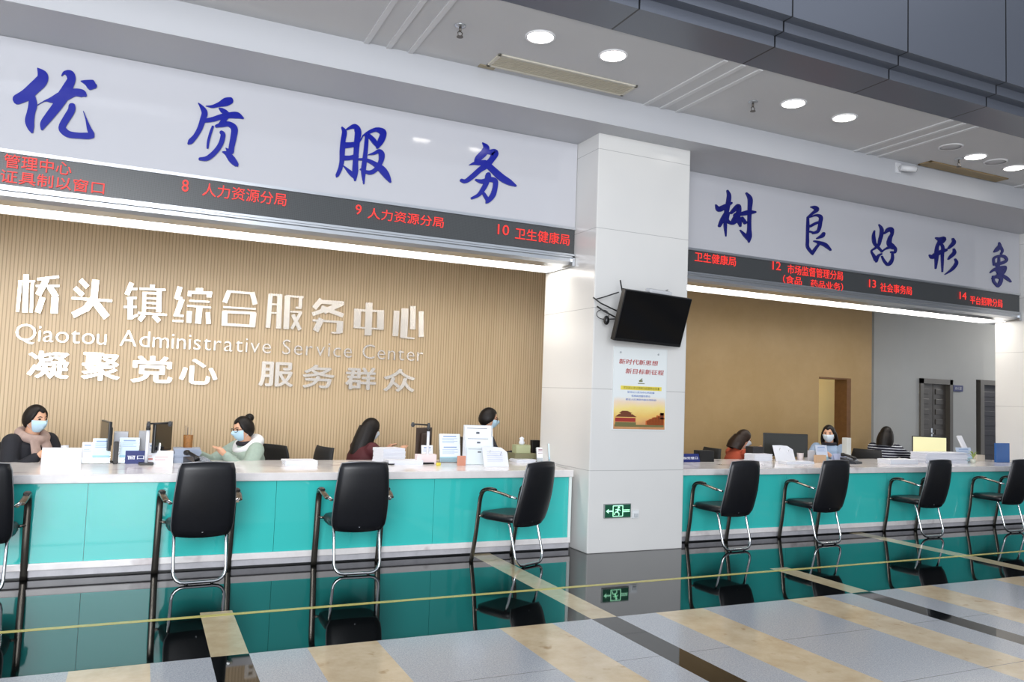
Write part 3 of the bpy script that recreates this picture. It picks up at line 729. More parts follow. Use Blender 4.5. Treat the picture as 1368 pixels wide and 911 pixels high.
p = MB()    # generic gate pavilion and trees along the foot of the print
pbox(p, .03, .42, .09, .14); p.build('pavilion_wall', mat('pavilion_red', '9c2f28', .5), t)
p = MB()
for (u0, u1, uu0, uu1, v0, v1) in ((.03, .44, .10, .36, .15, .185), (.10, .36, .16, .26, .195, .225)):
    pts = [pxz(u0, v0), pxz(u1, v0), pxz(uu1, v1), pxz(uu0, v1)]
    p.prism([(x, YP-.0125, z) for x, z in pts], (0, .003, 0))
pbox(p, .13, .33, .185, .195); p.build('pavilion_roof', mat('pavilion_brown', '6e3a22', .5), t); p = MB(); pbox(p, .91, .97, .13, .21); pbox(p, .90, .98, .18, .21); pbox(p, .88, .99, .13, .15); p.build('pavilion_roof', mat('pavilion_brown', '6e3a22', .5), t)
p = MB()
for k in range(12):
    uu = .62+.03*k; hgt = .06+.012*k*(.6+.4*random.random()); pbox(p, uu, min(uu+.045, .985), .05, .05+hgt, .0015)
p.build('flower_bank', mat('poster_orange', 'c2632f', .6), t)
p = MB(); pbox(p, .02, .98, .03, .055); pbox(p, .03, .43, .055, .085); p.build('foreground', mat('poster_green', '6f6a40', .6), t)
for (u_, v_) in ((.10, .945), (.84, .945)):
    p = MB(); x, z = pxz(u_, v_); p.lathe([(.009, 0), (.009, .006), (.004, .009)], 12, Matrix.Translation((x, YP-.0095, z)) @ Matrix.Rotation(PI/2, 4, 'X')); p.build('mounting_stud', ALU, t)

t = thing('exit_sign', 'green emergency exit sign with running figure and left arrow low on the pillar', 'exit sign', (4.25, YP, .40))
p = MB(); p.box(-.152, .152, -.022, 0, -.068, .068, .004); p.build('case', mat('sign_case', '9fa5a5', .3, .5), t)
p = MB(); p.box(-.145, .145, -.024, -.022, -.061, .061); p.build('face', mat('sign_green', '0a4a34', .3, emit='08462f', estr=.25), t)
G = mat('sign_glow', 'b9f5d0', .4, emit='9df0c0', estr=1.0)
p = MB(); yq = -.0255
def bar(x0, z0, x1, z1, w_):
    dx, dz = x1-x0, z1-z0; l = math.hypot(dx, dz); nx, nz_ = -dz/l*w_/2, dx/l*w_/2
    p.prism([(x0+nx, yq, z0+nz_), (x1+nx, yq, z1+nz_), (x1-nx, yq, z1-nz_), (x0-nx, yq, z0-nz_)], (0, .0015, 0))
for b in ((-.055, -.05, -.055, .05, .008), (.055, -.05, .055, .05, .008), (-.055, .05, .055, .05, .008), (-.055, -.05, .055, -.05, .006)): bar(*b)
p.lathe([(.011, 0), (.011, .0015)], 12, Matrix.Translation((.008, yq, .034)) @ Matrix.Rotation(PI/2, 4, 'X'))
for b in ((.005, .02, -.008, -.008, .018), (.004, .018, -.03, .012, .007), (.006, .016, .03, .002, .007), (-.008, -.008, -.032, -.012, .009), (-.032, -.012, -.04, -.036, .008), (-.006, -.01, .014, -.024, .009), (.014, -.024, .01, -.044, .008)): bar(*b)
p.prism([(-.135, yq, 0), (-.105, yq, .022), (-.105, yq, -.022)], (0, .0015, 0))
bar(-.105, 0, -.06, 0, .012); bar(.06, .008, .135, .008, .008); bar(.06, -.008, .135, -.008, .008)
p.build('pictogram', G, t)
t = thing('wall_socket', 'small white wall socket beside the green exit sign', 'socket', (4.465, YP, .36))
p = MB(); p.box(-.04, .04, -.012, 0, -.04, .04, .005); p.build('plate', mat('socket_white', 'dfe2e4', .35), t)
p = MB(); p.box(-.02, .02, -.03, -.012, -.025, .01, .006); p.build('plug', mat('socket_grey', 'c4c9cc', .35), t)

# ------------------------------------------------------------------ visitor chairs
def visitor_chair():
    t = thing('visitor_chair', '', 'chair', group='visitor chairs along the counters')
    p = MB()   # backrest: tapering curved slab
    rows = []
    def sec(z): u = (z-.35)/.55; return (-.175-.13*u-.02*math.sin(u*PI), .215-.025*u+.012*math.sin(u*PI))
    front, back = [], []
    nz = 12; nx = 10
    for i in range(nz+1):
        z = .35+.55*i/nz; y, hw = sec(z)
        if i == 0: hw *= .86
        if i == 1: hw *= .975
        if i == nz: hw *= .95
        fr, bk = [], []
        for j in range(nx+1):
            s = -1+2*j/nx; edge = 1-abs(s)**6
            zz = z+(.012*(1-s*s) if i == nz else 0)-(.012*(1-s*s) if i == 0 else 0)
            th = .022*(.45+.55*edge)*(0.6 if i in (0, nz) else 1)
            yy = y-.018*(1-s*s)
            fr.append((s*hw, yy+th, zz)); bk.append((s*hw, yy-th, zz))
        front.append(fr); back.append(bk)
    p.grid(front); p.grid([r[::-1] for r in back])
    def rim(a, b):
        p.grid([a, b])
    rim([r[0] for r in front], [r[0] for r in back]); rim([r[-1] for r in back], [r[-1] for r in front])
    rim(front[0][::-1], back[0][::-1]); rim(front[-1], back[-1])
    bmesh.ops.remove_doubles(p.bm, verts=p.bm.verts, dist=1e-5)
    bk = p.build('backrest', LEATHER, t)
    q = MB()
    pts = []
    for i in range(nz+1):
        z = .35+.55*i/nz; y, hw = sec(z); hw *= (.86 if i == 0 else .975 if i == 1 else .95 if i == nz else 1)
        pts.append((hw+.001, y+.001, z))
    top = [(x, -.305-.018*(1-(x/.19)**2), .90+.012*(1-(x/.19)**2)) for x in (.12, .06, 0, -.06, -.12)]
    pts = pts+top+[(-x, y, z) for x, y, z in pts[::-1]]
    q.tube(pts, .0055, 6); q.build('piping', mat('grey_piping', '8e9094', .3, .6), bk)
    q = MB(); q.lathe([(.010, 0), (.010, .008), (.006, .012)], 12, Matrix.Translation((0, -.214, .385)) @ Matrix.Rotation(PI/2, 4, 'X')); q.build('fixing_knob', CHROME, bk)
    p = MB()
    p.loft([(0, .02, .375, .20, .19), (0, .02, .385, .225, .212), (0, .02, .42, .228, .216), (0, .02, .438, .215, .2), (0, .02, .442, .18, .17)], 32, power=5)
    p.build('seat', LEATHER, t)
    for s in (-1, 1):
        x = s*.272
        path = catmull([(x, .235, 0), (x, .19, .25), (x, .165, .46), (x, .15, .57), (x, .115, .628), (x, .04, .648), (x*.99, -.08, .635), (x*.94, -.19, .612)], 5)
        q = MB(); q.tube(path, [.011]*len(path), 10, flat=2.3, up=(1, 0, 0)); leg = q.build('front_leg', BRONZE, t)
        ap = catmull([(x, .15, .60), (x, .115, .645), (x, .04, .664), (x*.995, -.03, .657)], 5)
        q = MB(); q.tube(ap, [.007]+[.010]*(len(ap)-2)+[.007], 10, flat=2.3, up=(1, 0, 0)); q.build('armrest_pad', BLACKP, leg)
        q = MB(); q.tube([(x*.99, -.09, .634), (x*.86, -.235, .603)], .009, 10, flat=1.7, up=(1, 0, 0)); q.build('arm_bracket', CHROME, leg)
        q = MB(); q.tube([(x, .172, .41), (x*.8, .15, .405)], .011, 8); q.build('seat_rail', BRONZE, leg)
    r = .08; w_ = .185
    pts = [(-w_, -.10, .41), (-w_, -.135, .33), (-w_, -.2, .1)]
    for k in range(5): a = PI/2*k/4; pts.append((-w_+r-r*math.cos(a), -.2-.018*math.sin(a), .015+r-r*math.sin(a)))
    pts = pts+[(-x, y, z) for x, y, z in pts[::-1]]
    q = MB(); q.tube(pts, .0125, 10); rl = q.build('rear_leg_frame', CHROME, t)
    for s in (-1, 1):
        q = MB(); q.lathe([(.012, 0), (.012, .012)], 10, Matrix.Translation((s*.09, -.218, 0))); q.build('glide', BLACKP, rl)
    return t
CH = [(-.97, 6.63, .03, 'black leather visitor chair cut off at the left edge of the photo'),
      (.46, 6.62, .06, 'second black visitor chair from the left, before the sage green hoodie person'),
      (1.66, 6.58, -.04, 'third black visitor chair from the left, before the maroon jacket person'),
      (3.08, 6.50, .42, 'black visitor chair nearest the left face of the white pillar'),
      (5.51, 6.57, .06, 'black visitor chair just right of the white pillar'),
      (6.80, 6.60, .0, 'black visitor chair before the masked woman in pale blue, second right of the pillar'),
      (8.46, 6.61, .0, 'third black visitor chair right of the pillar, before the paper piles'),
      (9.95, 6.61, .0, 'black visitor chair at the far right end of the right counter')]
vc = visitor_chair()
for i, (x, y, rz, lb) in enumerate(CH):
    if i == 0: vc.location = (x, y, 0); vc.rotation_euler = (0, 0, rz); vc['label'] = lb
    else: copy_tree(vc, (x, y, 0), rz, lb)

# ------------------------------------------------------------------ staff office chairs
def office_chair():
    """faces local +X"""
    t = thing('office_chair', '', 'chair', group='staff office chairs')
    p = MB()
    P_ = []
    for i in range(9):
        z = .58+.44*i/8; u = i/8; hw = .20+.03*math.sin(u*PI)-.0*u
        P_.append([(-.23-.05*math.sin(u*PI*.9)-.03*u+.035*(s*s), s*hw, z) for s in [-1+.25*k for k in range(9)]])
    p.grid(P_); p.grid([[(x-.018, y, z) for x, y, z in r[::-1]] for r in P_])
    for a in (0, -1): p.grid([P_[a], [(x-.018, y, z) for x, y, z in P_[a]]])
    for a in (0, -1): p.grid([[r[a] for r in P_], [(r[a][0]-.018, r[a][1], r[a][2]) for r in P_]])
    bmesh.ops.remove_doubles(p.bm, verts=p.bm.verts, dist=1e-5)
    p.build('backrest', DARKMESH, t)
    p = MB(); p.loft([(0, 0, .43, .20, .21), (0, 0, .45, .235, .24), (0, 0, .48, .23, .235), (0, 0, .49, .19, .2)], 28, power=4); p.build('seat', DARKMESH, t)
    p = MB(); p.tube(catmull([(-.05, 0, .42), (-.2, 0, .42), (-.27, 0, .5), (-.285, 0, .68)], 4), .02, 8, flat=.6); p.build('back_support', BLACKP, t)
    p = MB(); p.tube([(0, 0, .1), (0, 0, .43)], .03, 12); p.build('gas_column', BLACKP, t)
    for k in range(5):
        a = 2*PI*k/5; c, s = math.cos(a), math.sin(a)
        q = MB(); q.tube([(0, 0, .11), (.14*c, .14*s, .095), (.28*c, .28*s, .065)], [.026, .02, .015], 8); leg = q.build('base_leg', BLACKP, t)
        q = MB(); q.tube([(.28*c-.02*s, .28*s+.02*c, .028), (.28*c+.02*s, .28*s-.02*c, .028)], .028, 12); q.build('caster', BLACKP, leg)
    return t

# ------------------------------------------------------------------ people
def chain(mb, pts, rad, n=12):
    for i in range(len(pts)-1):
        mb.tube([pts[i], pts[i+1]], [rad[i], rad[i+1]], n)
    for p_, r_ in zip(pts, rad): mb.ell(p_, r_, r_, r_, 10)
def remesh(mb, vox, sm=4):
    return evaluate(mb.mesh(), [('REMESH', dict(mode='VOXEL', voxel_size=vox, use_smooth_shade=True)), ('SMOOTH', dict(iterations=sm, factor=.5))])
def head_pt(x, y, z):
    """unit-sphere direction to the head surface (face towards +X)"""
    X, Y, Z = x*.098, y*.077, z*.118
    if z < 0:
        t_ = -z; Y *= 1-.32*t_*t_
        X *= (1-.42*t_*t_) if x < 0 else (1-.10*t_)
    if x > 0:
        X += .022*math.exp(-(Y/.011)**2-((Z+.022)/.018)**2)+.010*math.exp(-(Y/.009)**2-((Z+.004)/.022)**2)
        X -= .007*math.exp(-((abs(Y)-.031)/.014)**2-((Z-.012)/.011)**2)
        X += .006*math.exp(-(Y/.022)**2-((Z+.058)/.010)**2)+.006*math.exp(-(Y/.02)**2-((Z+.098)/.014)**2)
    return Vector((X, Y, Z))
def sph(th, ph): return (math.cos(ph)*math.cos(th), math.cos(ph)*math.sin(th), math.sin(ph))
def ik(sh, hand, l1=.29, l2=.25, out=Vector((0, 0, -1))):
    d = hand-sh; D = min(d.length, l1+l2-.005); d.normalize()
    a = (l1*l1-l2*l2+D*D)/(2*D); h_ = math.sqrt(max(l1*l1-a*a, 0)); o_ = out-d*out.dot(d); o_.normalize()
    return sh+d*a+o_*h_, sh+d*D
def person(label, x, y, ang, crown, lean=.12, head_yaw=0, head_pitch=0, hands=None, hair='short', coat=None, hair_mat=None, mask=None, extras=(), coat_puff=1.0, ts=.88):
    root = thing('person', label, 'person', (x, y, 0), ang)
    Hc = (.745*ts+.14)*math.cos(lean)            # hip to crown when seated
    hz = crown-Hc+.015
    seat = hz-.095
    T0 = Matrix.Translation((0, 0, hz)) @ Matrix.Rotation(lean, 4, 'Y')       # torso frame, z up the spine
    TL = T0 @ Matrix.Diagonal((1, 1, ts, 1))
    HM = T0 @ Matrix.Translation((.012, 0, .745*ts)) @ Matrix.Rotation(head_yaw, 4, 'Z') @ Matrix.Rotation(head_pitch-lean*.6, 4, 'Y')
    shs = [TL @ Vector((0, s*.175, .52)) for s in (1, -1)]
    hands = hands or [(.42, .14, ZT+.035), (.42, -.14, ZT+.035)]
    arms = []
    for s, sh, hd in zip((1, -1), shs, hands):
        e, wv = ik(sh, Vector(hd), out=Vector((-.15, s*.55, -1))); arms.append((sh, e, wv))
    b = MB()
    b.loft([(0, 0, -.10, .10, .15), (0, 0, 0, .11, .16), (0, 0, .2, .095, .13), (0, 0, .4, .105, .155), (0, 0, .50, .09, .165), (0, 0, .56, .06, .09), (0, 0, .6, .045, .05)], 20, TL)
    chain(b, [TL @ Vector((0, 0, .54)), TL @ Vector((.004, 0, .70))], [.058, .057])
    g = bmesh.ops.create_uvsphere(b.bm, u_segments=36, v_segments=26, radius=1)
    for v in g['verts']: v.co = HM @ head_pt(*v.co)
    for s in (1, -1):
        b.ell((-.008, s*.078, -.008), .017, .008, .03, 10, HM)
    for (sh, e, wv), s in zip(arms, (1, -1)):
        fwd = (wv-e).normalized(); chain(b, [sh, e, wv], [.045, .036, .025])
        side = Vector((0, 0, 1)).cross(fwd); side.normalize(); dn = fwd.cross(side); dn = -dn if dn.z > 0 else dn
        palm = wv+fwd*.05
        chain(b, [wv, palm, wv+fwd*.085], [.024, .03, .028])
        for k, ln in enumerate((.066, .075, .07, .055)):
            o_ = (k-1.5)*.019; k0 = wv+fwd*.085+side*o_
            chain(b, [k0, k0+fwd*ln*.5+dn*.006, k0+fwd*ln*.85+dn*.022], [.0095, .009, .008], 8)
        ts = side*(s*-1)*.026
        chain(b, [wv+fwd*.03+ts, wv+fwd*.06+ts*1.9, wv+fwd*.09+ts*2.0+dn*.01], [.012, .0105, .009], 8)
    legs = []
    for s in (1, -1):
        hip, kn, an = Vector((.03, s*.09, hz-.02)), Vector((.43, s*.11, hz-.03)), Vector((.40, s*.11, .09))
        legs.append((hip, kn, an)); chain(b, [hip, kn, an, an+Vector((.10, 0, -.05))], [.075, .055, .035, .03])
    me = remesh(b, .0065, 2); me.materials.append(SKIN)
    body = bpy.data.objects.new('body', me); COL.objects.link(body); body.parent = root
    def add(mb, name, mt, vox=None, parent=body, sm=4):
        if vox:
            m_ = remesh(mb, vox, sm); m_.materials.append(mt); o_ = bpy.data.objects.new(name, m_); COL.objects.link(o_)
        else: o_ = mb.build(name, mt)
        o_.parent = parent; return o_
    # clothes
    k = coat_puff; c = MB()
    c.loft([(0, 0, -.06, .135*k, .185*k), (0, 0, .06, .14*k, .185*k), (0, 0, .22, .13*k, .17*k), (0, 0, .4, .14*k, .19*k), (0, 0, .50, .115*k, .19*k), (0, 0, .555, .08, .12), (0, 0, .585, .062, .07)], 22, TL)
    for sh, e, wv in arms: chain(c, [sh, e, wv-(wv-e).normalized()*.01], [.075*k, .062*k, .043*k])
    co = add(c, 'jacket', coat, .011, sm=6)
    tr = MB(); tr.loft([(0, 0, -.11, .125, .175), (0, 0, 0, .13, .18), (0, 0, .05, .12, .17)], 20, TL)
    for hip, kn, an in legs: chain(tr, [hip, kn, an], [.092, .07, .052])
    add(tr, 'trousers', mat('dark_trousers', '22242b', .7), .013)
    for hip, kn, an in legs:
        q = MB(); q.loft([(an.x+.055, an.y, 0, .125, .042), (an.x+.055, an.y, .03, .125, .043), (an.x+.02, an.y, .075, .08, .038), (an.x, an.y, .11, .045, .036)], 18); add(q, 'shoe', mat('black_shoe', '161616', .4))
    # face details
    for s in (1, -1):
        q = MB(); q.ell((.083, s*.031, .012), .010, .0125, .0075, 10, HM); add(q, 'eye', mat('eye_dark', '1a1413', .2))
        q = MB(); q.tube([HM @ Vector((.091, s*.014, .030)), HM @ Vector((.089, s*.032, .036)), HM @ Vector((.078, s*.049, .030))], [.003, .0035, .002], 6); add(q, 'eyebrow', HAIR)
    # hair
    hm = hair_mat or HAIR; q = MB()
    def shell(th, ph, d=.016):
        v = head_pt(*sph(th, ph)); n_ = Vector((v.x, v.y, v.z*.8)).normalized(); return HM @ (v+n_*d)
    def hairline(th):   # lowest latitude of the cap for each longitude (0 is the face)
        a = abs((th+PI) % (2*PI)-PI)
        if a < .55: return .66-.10*math.cos(a*5)
        if a < 1.15: return .75-(a-.55)/.6*.85
        return -.10-(min(a, 2.2)-1.15)*.62
    nth, nph = 40, 10; outer = []
    for i in range(nph+1):
        row = []
        for j in range(nth+1):
            th = 2*PI*j/nth; lo = hairline(th); ph = PI/2-.001-(PI/2-lo)*i/nph
            row.append(shell(th, ph, .016 if i < nph-1 else (.012 if i < nph else .003)))
        outer.append(row)
    q.grid(outer)
    q.grid([[shell(2*PI*j/nth, PI/2-.001-(PI/2-hairline(2*PI*j/nth))*i/nph, .001) for j in range(nth+1)] for i in range(nph+1)])
    if hair == 'bun':
        q.ell((-.075, 0, .105), .045, .045, .042, 14, HM)
    if hair in ('long', 'bob', 'tail'):
        ln = {'long': .31, 'bob': .19, 'tail': .16}[hair]
        rows, rows2 = [], []
        a0 = {'long': 1.3, 'bob': 1.42, 'tail': 1.9}[hair]
        for i in range(11):
            t_ = i/10; r1, r2 = [], []
            for j in range(19):
                th = a0+(2*PI-2*a0)*j/18
                top = head_pt(*sph(th, .25)); dn_ = ln*t_
                fl = 1.0+(.26 if hair == 'bob' else .16)*math.sin(min(t_*1.5, 1)*PI/2)+.03*math.sin(j*2.1)
                if hair == 'tail': fl *= 1-.35*t_
                taper = 1-.25*max(0, t_-.6)
                base = Vector((top.x*fl*taper-.012-.045*t_, top.y*fl*taper, top.z-dn_))
                n_ = Vector((top.x, top.y, 0)).normalized()
                r1.append(HM @ (base+n_*.022)); r2.append(HM @ (base-n_*.006))
            rows.append(r1); rows2.append(r2)
        q.grid(rows); q.grid([r[::-1] for r in rows2]); q.grid([rows[-1], rows2[-1]])
        q.grid([[r[0] for r in rows], [r[0] for r in rows2]]); q.grid([[r[-1] for r in rows2], [r[-1] for r in rows]])
    add(q, 'hair', hm)
    if mask:
        q = MB(); rows, rows2 = [], []
        for i in range(11):
            ph = .02-1.02*i/10; r1, r2 = [], []
            for j in range(17):
                th = -1.12+2.24*j/16; v = head_pt(*sph(th, ph)); e_ = (abs(th)/1.12)**2
                d = .006+.010*(1-e_)*math.sin(PI*min(1, (i+1.5)/11))
                n_ = Vector(sph(th, ph)); r1.append(HM @ (v+n_*d)); r2.append(HM @ (v+n_*(d-.003)))
            rows.append(r1); rows2.append(r2)
        q.grid(rows); q.grid([r[::-1] for r in rows2]); mo = add(q, 'face_mask', mask)
        q = MB()
        for s in (1, -1):
            p1 = head_pt(*sph(s*1.1, -.05))*1.03; p2 = head_pt(*sph(s*1.1, -.85))*1.03
            q.tube([HM @ p1, HM @ Vector((0, s*.084, .012)), HM @ Vector((-.022, s*.086, 0)), HM @ Vector((-.012, s*.08, -.03)), HM @ p2], .0018, 5)
        add(q, 'ear_loop', mask, parent=mo)
    if 'glasses' in extras:
        q = MB()
        for s in (1, -1):
            q.tube([HM @ Vector((.106-.012*abs(math.cos(a))*(1 if s*math.cos(a) > 0 else 0), s*.033+.024*math.cos(a), .008+.018*math.sin(a))) for a in [2*PI*k_/18 for k_ in range(18)]], .0026, 6, closed=True)
            q.tube([HM @ Vector((.098, s*.056, .014)), HM @ Vector((.03, s*.083, .016)), HM @ Vector((-.015, s*.084, .012))], .0022, 5)
        q.tube([HM @ Vector((.107, .010, .012)), HM @ Vector((.111, 0, .014)), HM @ Vector((.107, -.010, .012))], .0022, 5)
        add(q, 'glasses', BLACKP)
    if 'scarf' in extras:
        sm_ = mat('scarf_brown', 'a58f86', .9, noise=.12, nscale=30); q = MB()
        q.tube([TL @ Vector((.01+.092*math.cos(a), .105*math.sin(a), .59-.03*math.cos(a))) for a in [2*PI*k_/24 for k_ in range(24)]], .042, 12, closed=True)
        for s in (1, -1): q.tube([TL @ v for v in (Vector((.09, s*.045, .58)), Vector((.165, s*.06, .44)), Vector((.175, s*.062, .26)), Vector((.17, s*.06, .06)))], [.045, .05, .055, .055], 12, flat=.5)
        add(q, 'scarf', sm_, .009)
    if 'hood' in extras:
        q = MB(); q.tube([TL @ Vector((-.015+.10*math.cos(a), .118*math.sin(a), .565+.035*(1-math.cos(a))/2-.05*max(0, math.cos(a)))) for a in [2*PI*k_/24 for k_ in range(24)]], [.036+.026*(1-math.cos(2*PI*k_/24))/2 for k_ in range(24)], 12, closed=True)
        for s in (1, -1): q.tube([TL @ Vector((.085, s*.03, .53)), TL @ Vector((.148, s*.028, .40)), TL @ Vector((.156, s*.028, .25))], [.02, .014, .01], 8)
        add(q, 'hood', mat('white_fleece', 'e4e6e8', .9))
    if 'collar' in extras:
        q = MB(); q.tube([TL @ Vector((.068*math.cos(a), .078*math.sin(a), .595)) for a in [2*PI*k_/20 for k_ in range(20)]], .022, 10, closed=True); add(q, 'collar', mat('dark_collar', '1d1c26', .8))
    if 'stripe' in extras:
        sh, e, wv = arms[1]; d = (e-sh).normalized(); n_ = Vector((-.1, -1, .25)); n_ -= d*n_.dot(d); n_.normalize()
        q = MB(); q.tube([sh.lerp(e, t_)+n_*(.079-.012*t_)*k for t_ in (.12, .4, .7, .95)], .009, 8, flat=.5); add(q, 'sleeve_stripe', mat('yellow_stripe', 'c9a24a', .7), parent=co)
    return root, seat
CHAIRS = []
def seated(label, x, y, ang, crown, chair_label, back=0.0, **kw):
    root, seat = person(label, x, y, math.radians(ang), crown, **kw)
    a = math.radians(ang); CHAIRS.append((x-back*math.cos(a), y-back*math.sin(a), a, seat, chair_label))
NAVYC = mat('navy_coat', '14161f', .8); SAGE = mat('sage_fleece', '9aaba0', .95, noise=.05, nscale=40)
MAROON = mat('maroon_jacket', '4a161d', .75); SUIT = mat('dark_suit', '1b1f2c', .7); ORANGE = mat('orange_coat', 'a8492f', .8); PALEB = mat('pale_blue_coat', '8fa4bf', .8)
STR = bpy.data.materials.new('striped_knit'); STR.use_nodes = True; _p, _s = coords(STR)
L(STR, mixcol(STR, seam(STR, _s[2], .036, 0, .010), lin('1a1c2b'), lin('c9ccd6')), bsdf(STR).inputs['Base Color']); bsdf(STR).inputs['Roughness'].default_value = .9
def pos(px, Y): return at(px, 560, 1, Y).x
seated('masked person in a navy coat and brown scarf behind the left end of the counter', pos(37, 8.12), 8.12, -45, 1.245, 'dark office chair under the person in the brown scarf', lean=.12, head_yaw=.05, head_pitch=.02, hair='short', coat=NAVYC, mask=MASK, extras=('scarf',), coat_puff=1.10, hands=[(.30, .10, .81), (.28, -.12, .81)])
seated('masked person with glasses, hair bun and sage green hoodie facing left', pos(340, 8.25), 8.25, 205, 1.175, 'dark office chair behind the person in the sage green hoodie', lean=.16, head_yaw=.0, head_pitch=.08, hair='bun', coat=SAGE, mask=MASK, extras=('glasses', 'hood', 'collar'), coat_puff=1.10, hands=[(.40, .20, .82), (.54, -.10, .82)])
seated('person with long black hair in a maroon jacket turned away behind the counter', pos(476, 8.25), 8.25, 12, 1.18, 'dark office chair behind the maroon jacket person', back=.08, lean=.24, head_yaw=.15, head_pitch=.10, hair='long', coat=MAROON, mask=MASK_W, extras=('stripe',), coat_puff=1.05, hands=[(.42, .12, .82), (.46, -.14, .82)])
seated('man with short black hair, glasses and mask behind the tall leaflet rack', pos(646, 8.25), 8.25, -16, 1.325, 'dark office chair under the short haired man', lean=.06, head_yaw=.05, head_pitch=.08, hair='short', coat=SUIT, mask=MASK, extras=('glasses',), ts=.95, hands=[(.36, .12, .81), (.36, -.12, .81)])
seated('person in an orange red coat bent over the right counter', pos(975, 8.25), 8.25, -8, 1.13, 'grey office chair behind the orange coat person', lean=.30, head_yaw=-.1, head_pitch=.22, hair='bob', coat=ORANGE, hair_mat=HAIR_B, mask=MASK_W, hands=[(.44, .12, .82), (.44, -.14, .82)])
seated('masked woman with dark hair and a pale blue coat facing the hall', pos(1109, 8.25), 8.25, 207, 1.215, 'dark office chair under the woman in pale blue', lean=.06, head_yaw=.1, head_pitch=.04, hair='bob', coat=PALEB, hair_mat=HAIR, mask=MASK_W, extras=('collar',))
seated('person with dark hair in a striped knit top seen from behind', pos(1178, 8.25), 8.25, 14, 1.21, 'dark office chair behind the person in the striped top', back=.17, lean=.20, head_yaw=.15, head_pitch=.05, hair='bob', coat=STR, mask=MASK_W, coat_puff=1.05, hands=[(.45, .12, .84), (.58, -.22, .83)])
oc = office_chair()
for i, (x, y, a, seat, lb) in enumerate(CHAIRS):
    if i == 0: r = oc; r.location = (x, y, 0); r.rotation_euler = (0, 0, a); r['label'] = lb
    else: r = copy_tree(oc, (x, y, 0), a, lb)
    dz = max(seat, .36)-.49
    for c in r.children:
        if c.name.split('.')[0] in ('seat', 'backrest', 'back_support'): c.location.z = dz
        elif c.name.split('.')[0] == 'gas_column': c.scale.z = (.43+dz)/.43

copy_tree(oc, (at(1211, 600, 1, 8.95).x, 8.95, 0), 2.4, 'empty dark office chair standing behind the counter left of the lit monitor')

# ------------------------------------------------------------------ things on the counters
def foot(px, py, lo=6.88, hi=7.68):
    q = at(px, py, 2, ZT)
    if q.y > hi: q = at(px, py, 1, hi)
    if q.y < lo: q = at(px, py, 1, lo)
    return Vector((q.x, q.y, ZT))
def size(px0, px1, ytop, f):
    w_ = at(px1, ytop, 1, f.y).x-at(px0, ytop, 1, f.y).x; return w_, at((px0+px1)/2, ytop, 1, f.y).z-ZT
def holder(px0, px1, yt, yb, label, tint='cfe3ee', lines=4, tiers=1, rz=0, inkcol=None):
    """slanted clear stand with a printed leaflet"""
    f = foot((px0+px1)/2, yb); w_, h_ = size(px0, px1, yt, f)
    t = thing('leaflet_holder', label, 'leaflet holder', f, rz)
    T = Matrix.Rotation(math.radians(-10), 4, 'X'); hw = w_/2; h_ /= math.cos(math.radians(10))
    p = MB(); p.box(-hw, hw, -.02, .09, 0, .004); p.M = T; p.box(-hw, hw, .006, .009, 0, h_); p.box(-hw, hw, -.012, -.009, .0, .05); p.M = Matrix.Identity(4); p.build('stand', ACRY, t)
    for k in range(tiers):
        z0 = .006+h_*.42*k; z1 = h_*(1-.0) if k == tiers-1 else h_*.62; yk = .0045*(k)-.004
        p = MB(); p.M = T; p.box(-hw*.94, hw*.94, yk, yk+.004, z0, z1); lf = p.build('leaflet', mat('leaflet_'+tint, tint, .5), t)
        p = MB(); p.M = T
        p.box(-hw*.6, hw*.6, yk-.001, yk, z1-.032, z1-.02)
        for q in range(lines):
            z = z1-.05-.014*q
            if z > z0+.02: p.box(-hw*.7, hw*(.7-.3*(q % 2)), yk-.001, yk, z, z+.004)
        p.build('print', mat('ink_'+(inkcol or '8aa4cc'), inkcol or '8aa4cc', .6), lf)
        if k == 0 and tint != 'eef0f4':
            p = MB(); p.M = T; p.box(-hw*.94, hw*.94, yk-.0008, yk, z0, z0+(z1-z0)*.30); p.build('picture', mat('pic_blue', '9fd0e0', .5), lf)
    return t
def tentcard(px0, px1, yt, yb, label, m_=PAPER, rz=0, text=None, stripes=None):
    f = foot((px0+px1)/2, yb); w_, h_ = size(px0, px1, yt, f); hw = w_/2
    t = thing('tent_card', label, 'sign', f, rz); d = .035
    p = MB(); p.prism([(-hw, -d, 0), (-hw, -d+.004, 0), (-hw, .002, h_-.01), (-hw, d-.004, 0), (-hw, d, 0), (-hw, .003, h_), (-hw, -.003, h_)], (w_, 0, 0)); cd_ = p.build('card', m_, t)
    an = math.atan2(d, h_); T = Matrix.Translation((0, -d-.0008, 0)) @ Matrix.Rotation(-an, 4, 'X')
    if text:
        p = MB(); text_in_box(p, text, -hw*.8, hw*.8, h_*.35, h_*.7, 0, .001, .01, M=T); p.build('sign_text', PAPER if m_ is NAVY else NAVYINK, t)
    if stripes:
        p = MB(); p.M = T
        for (u0, u1, v0, v1) in stripes: p.box(-hw+w_*u0, -hw+w_*u1, -.001, 0, h_*v0, h_*v1)
        p.build('print', mat('print_red', 'c9817c', .6), t)
    return t
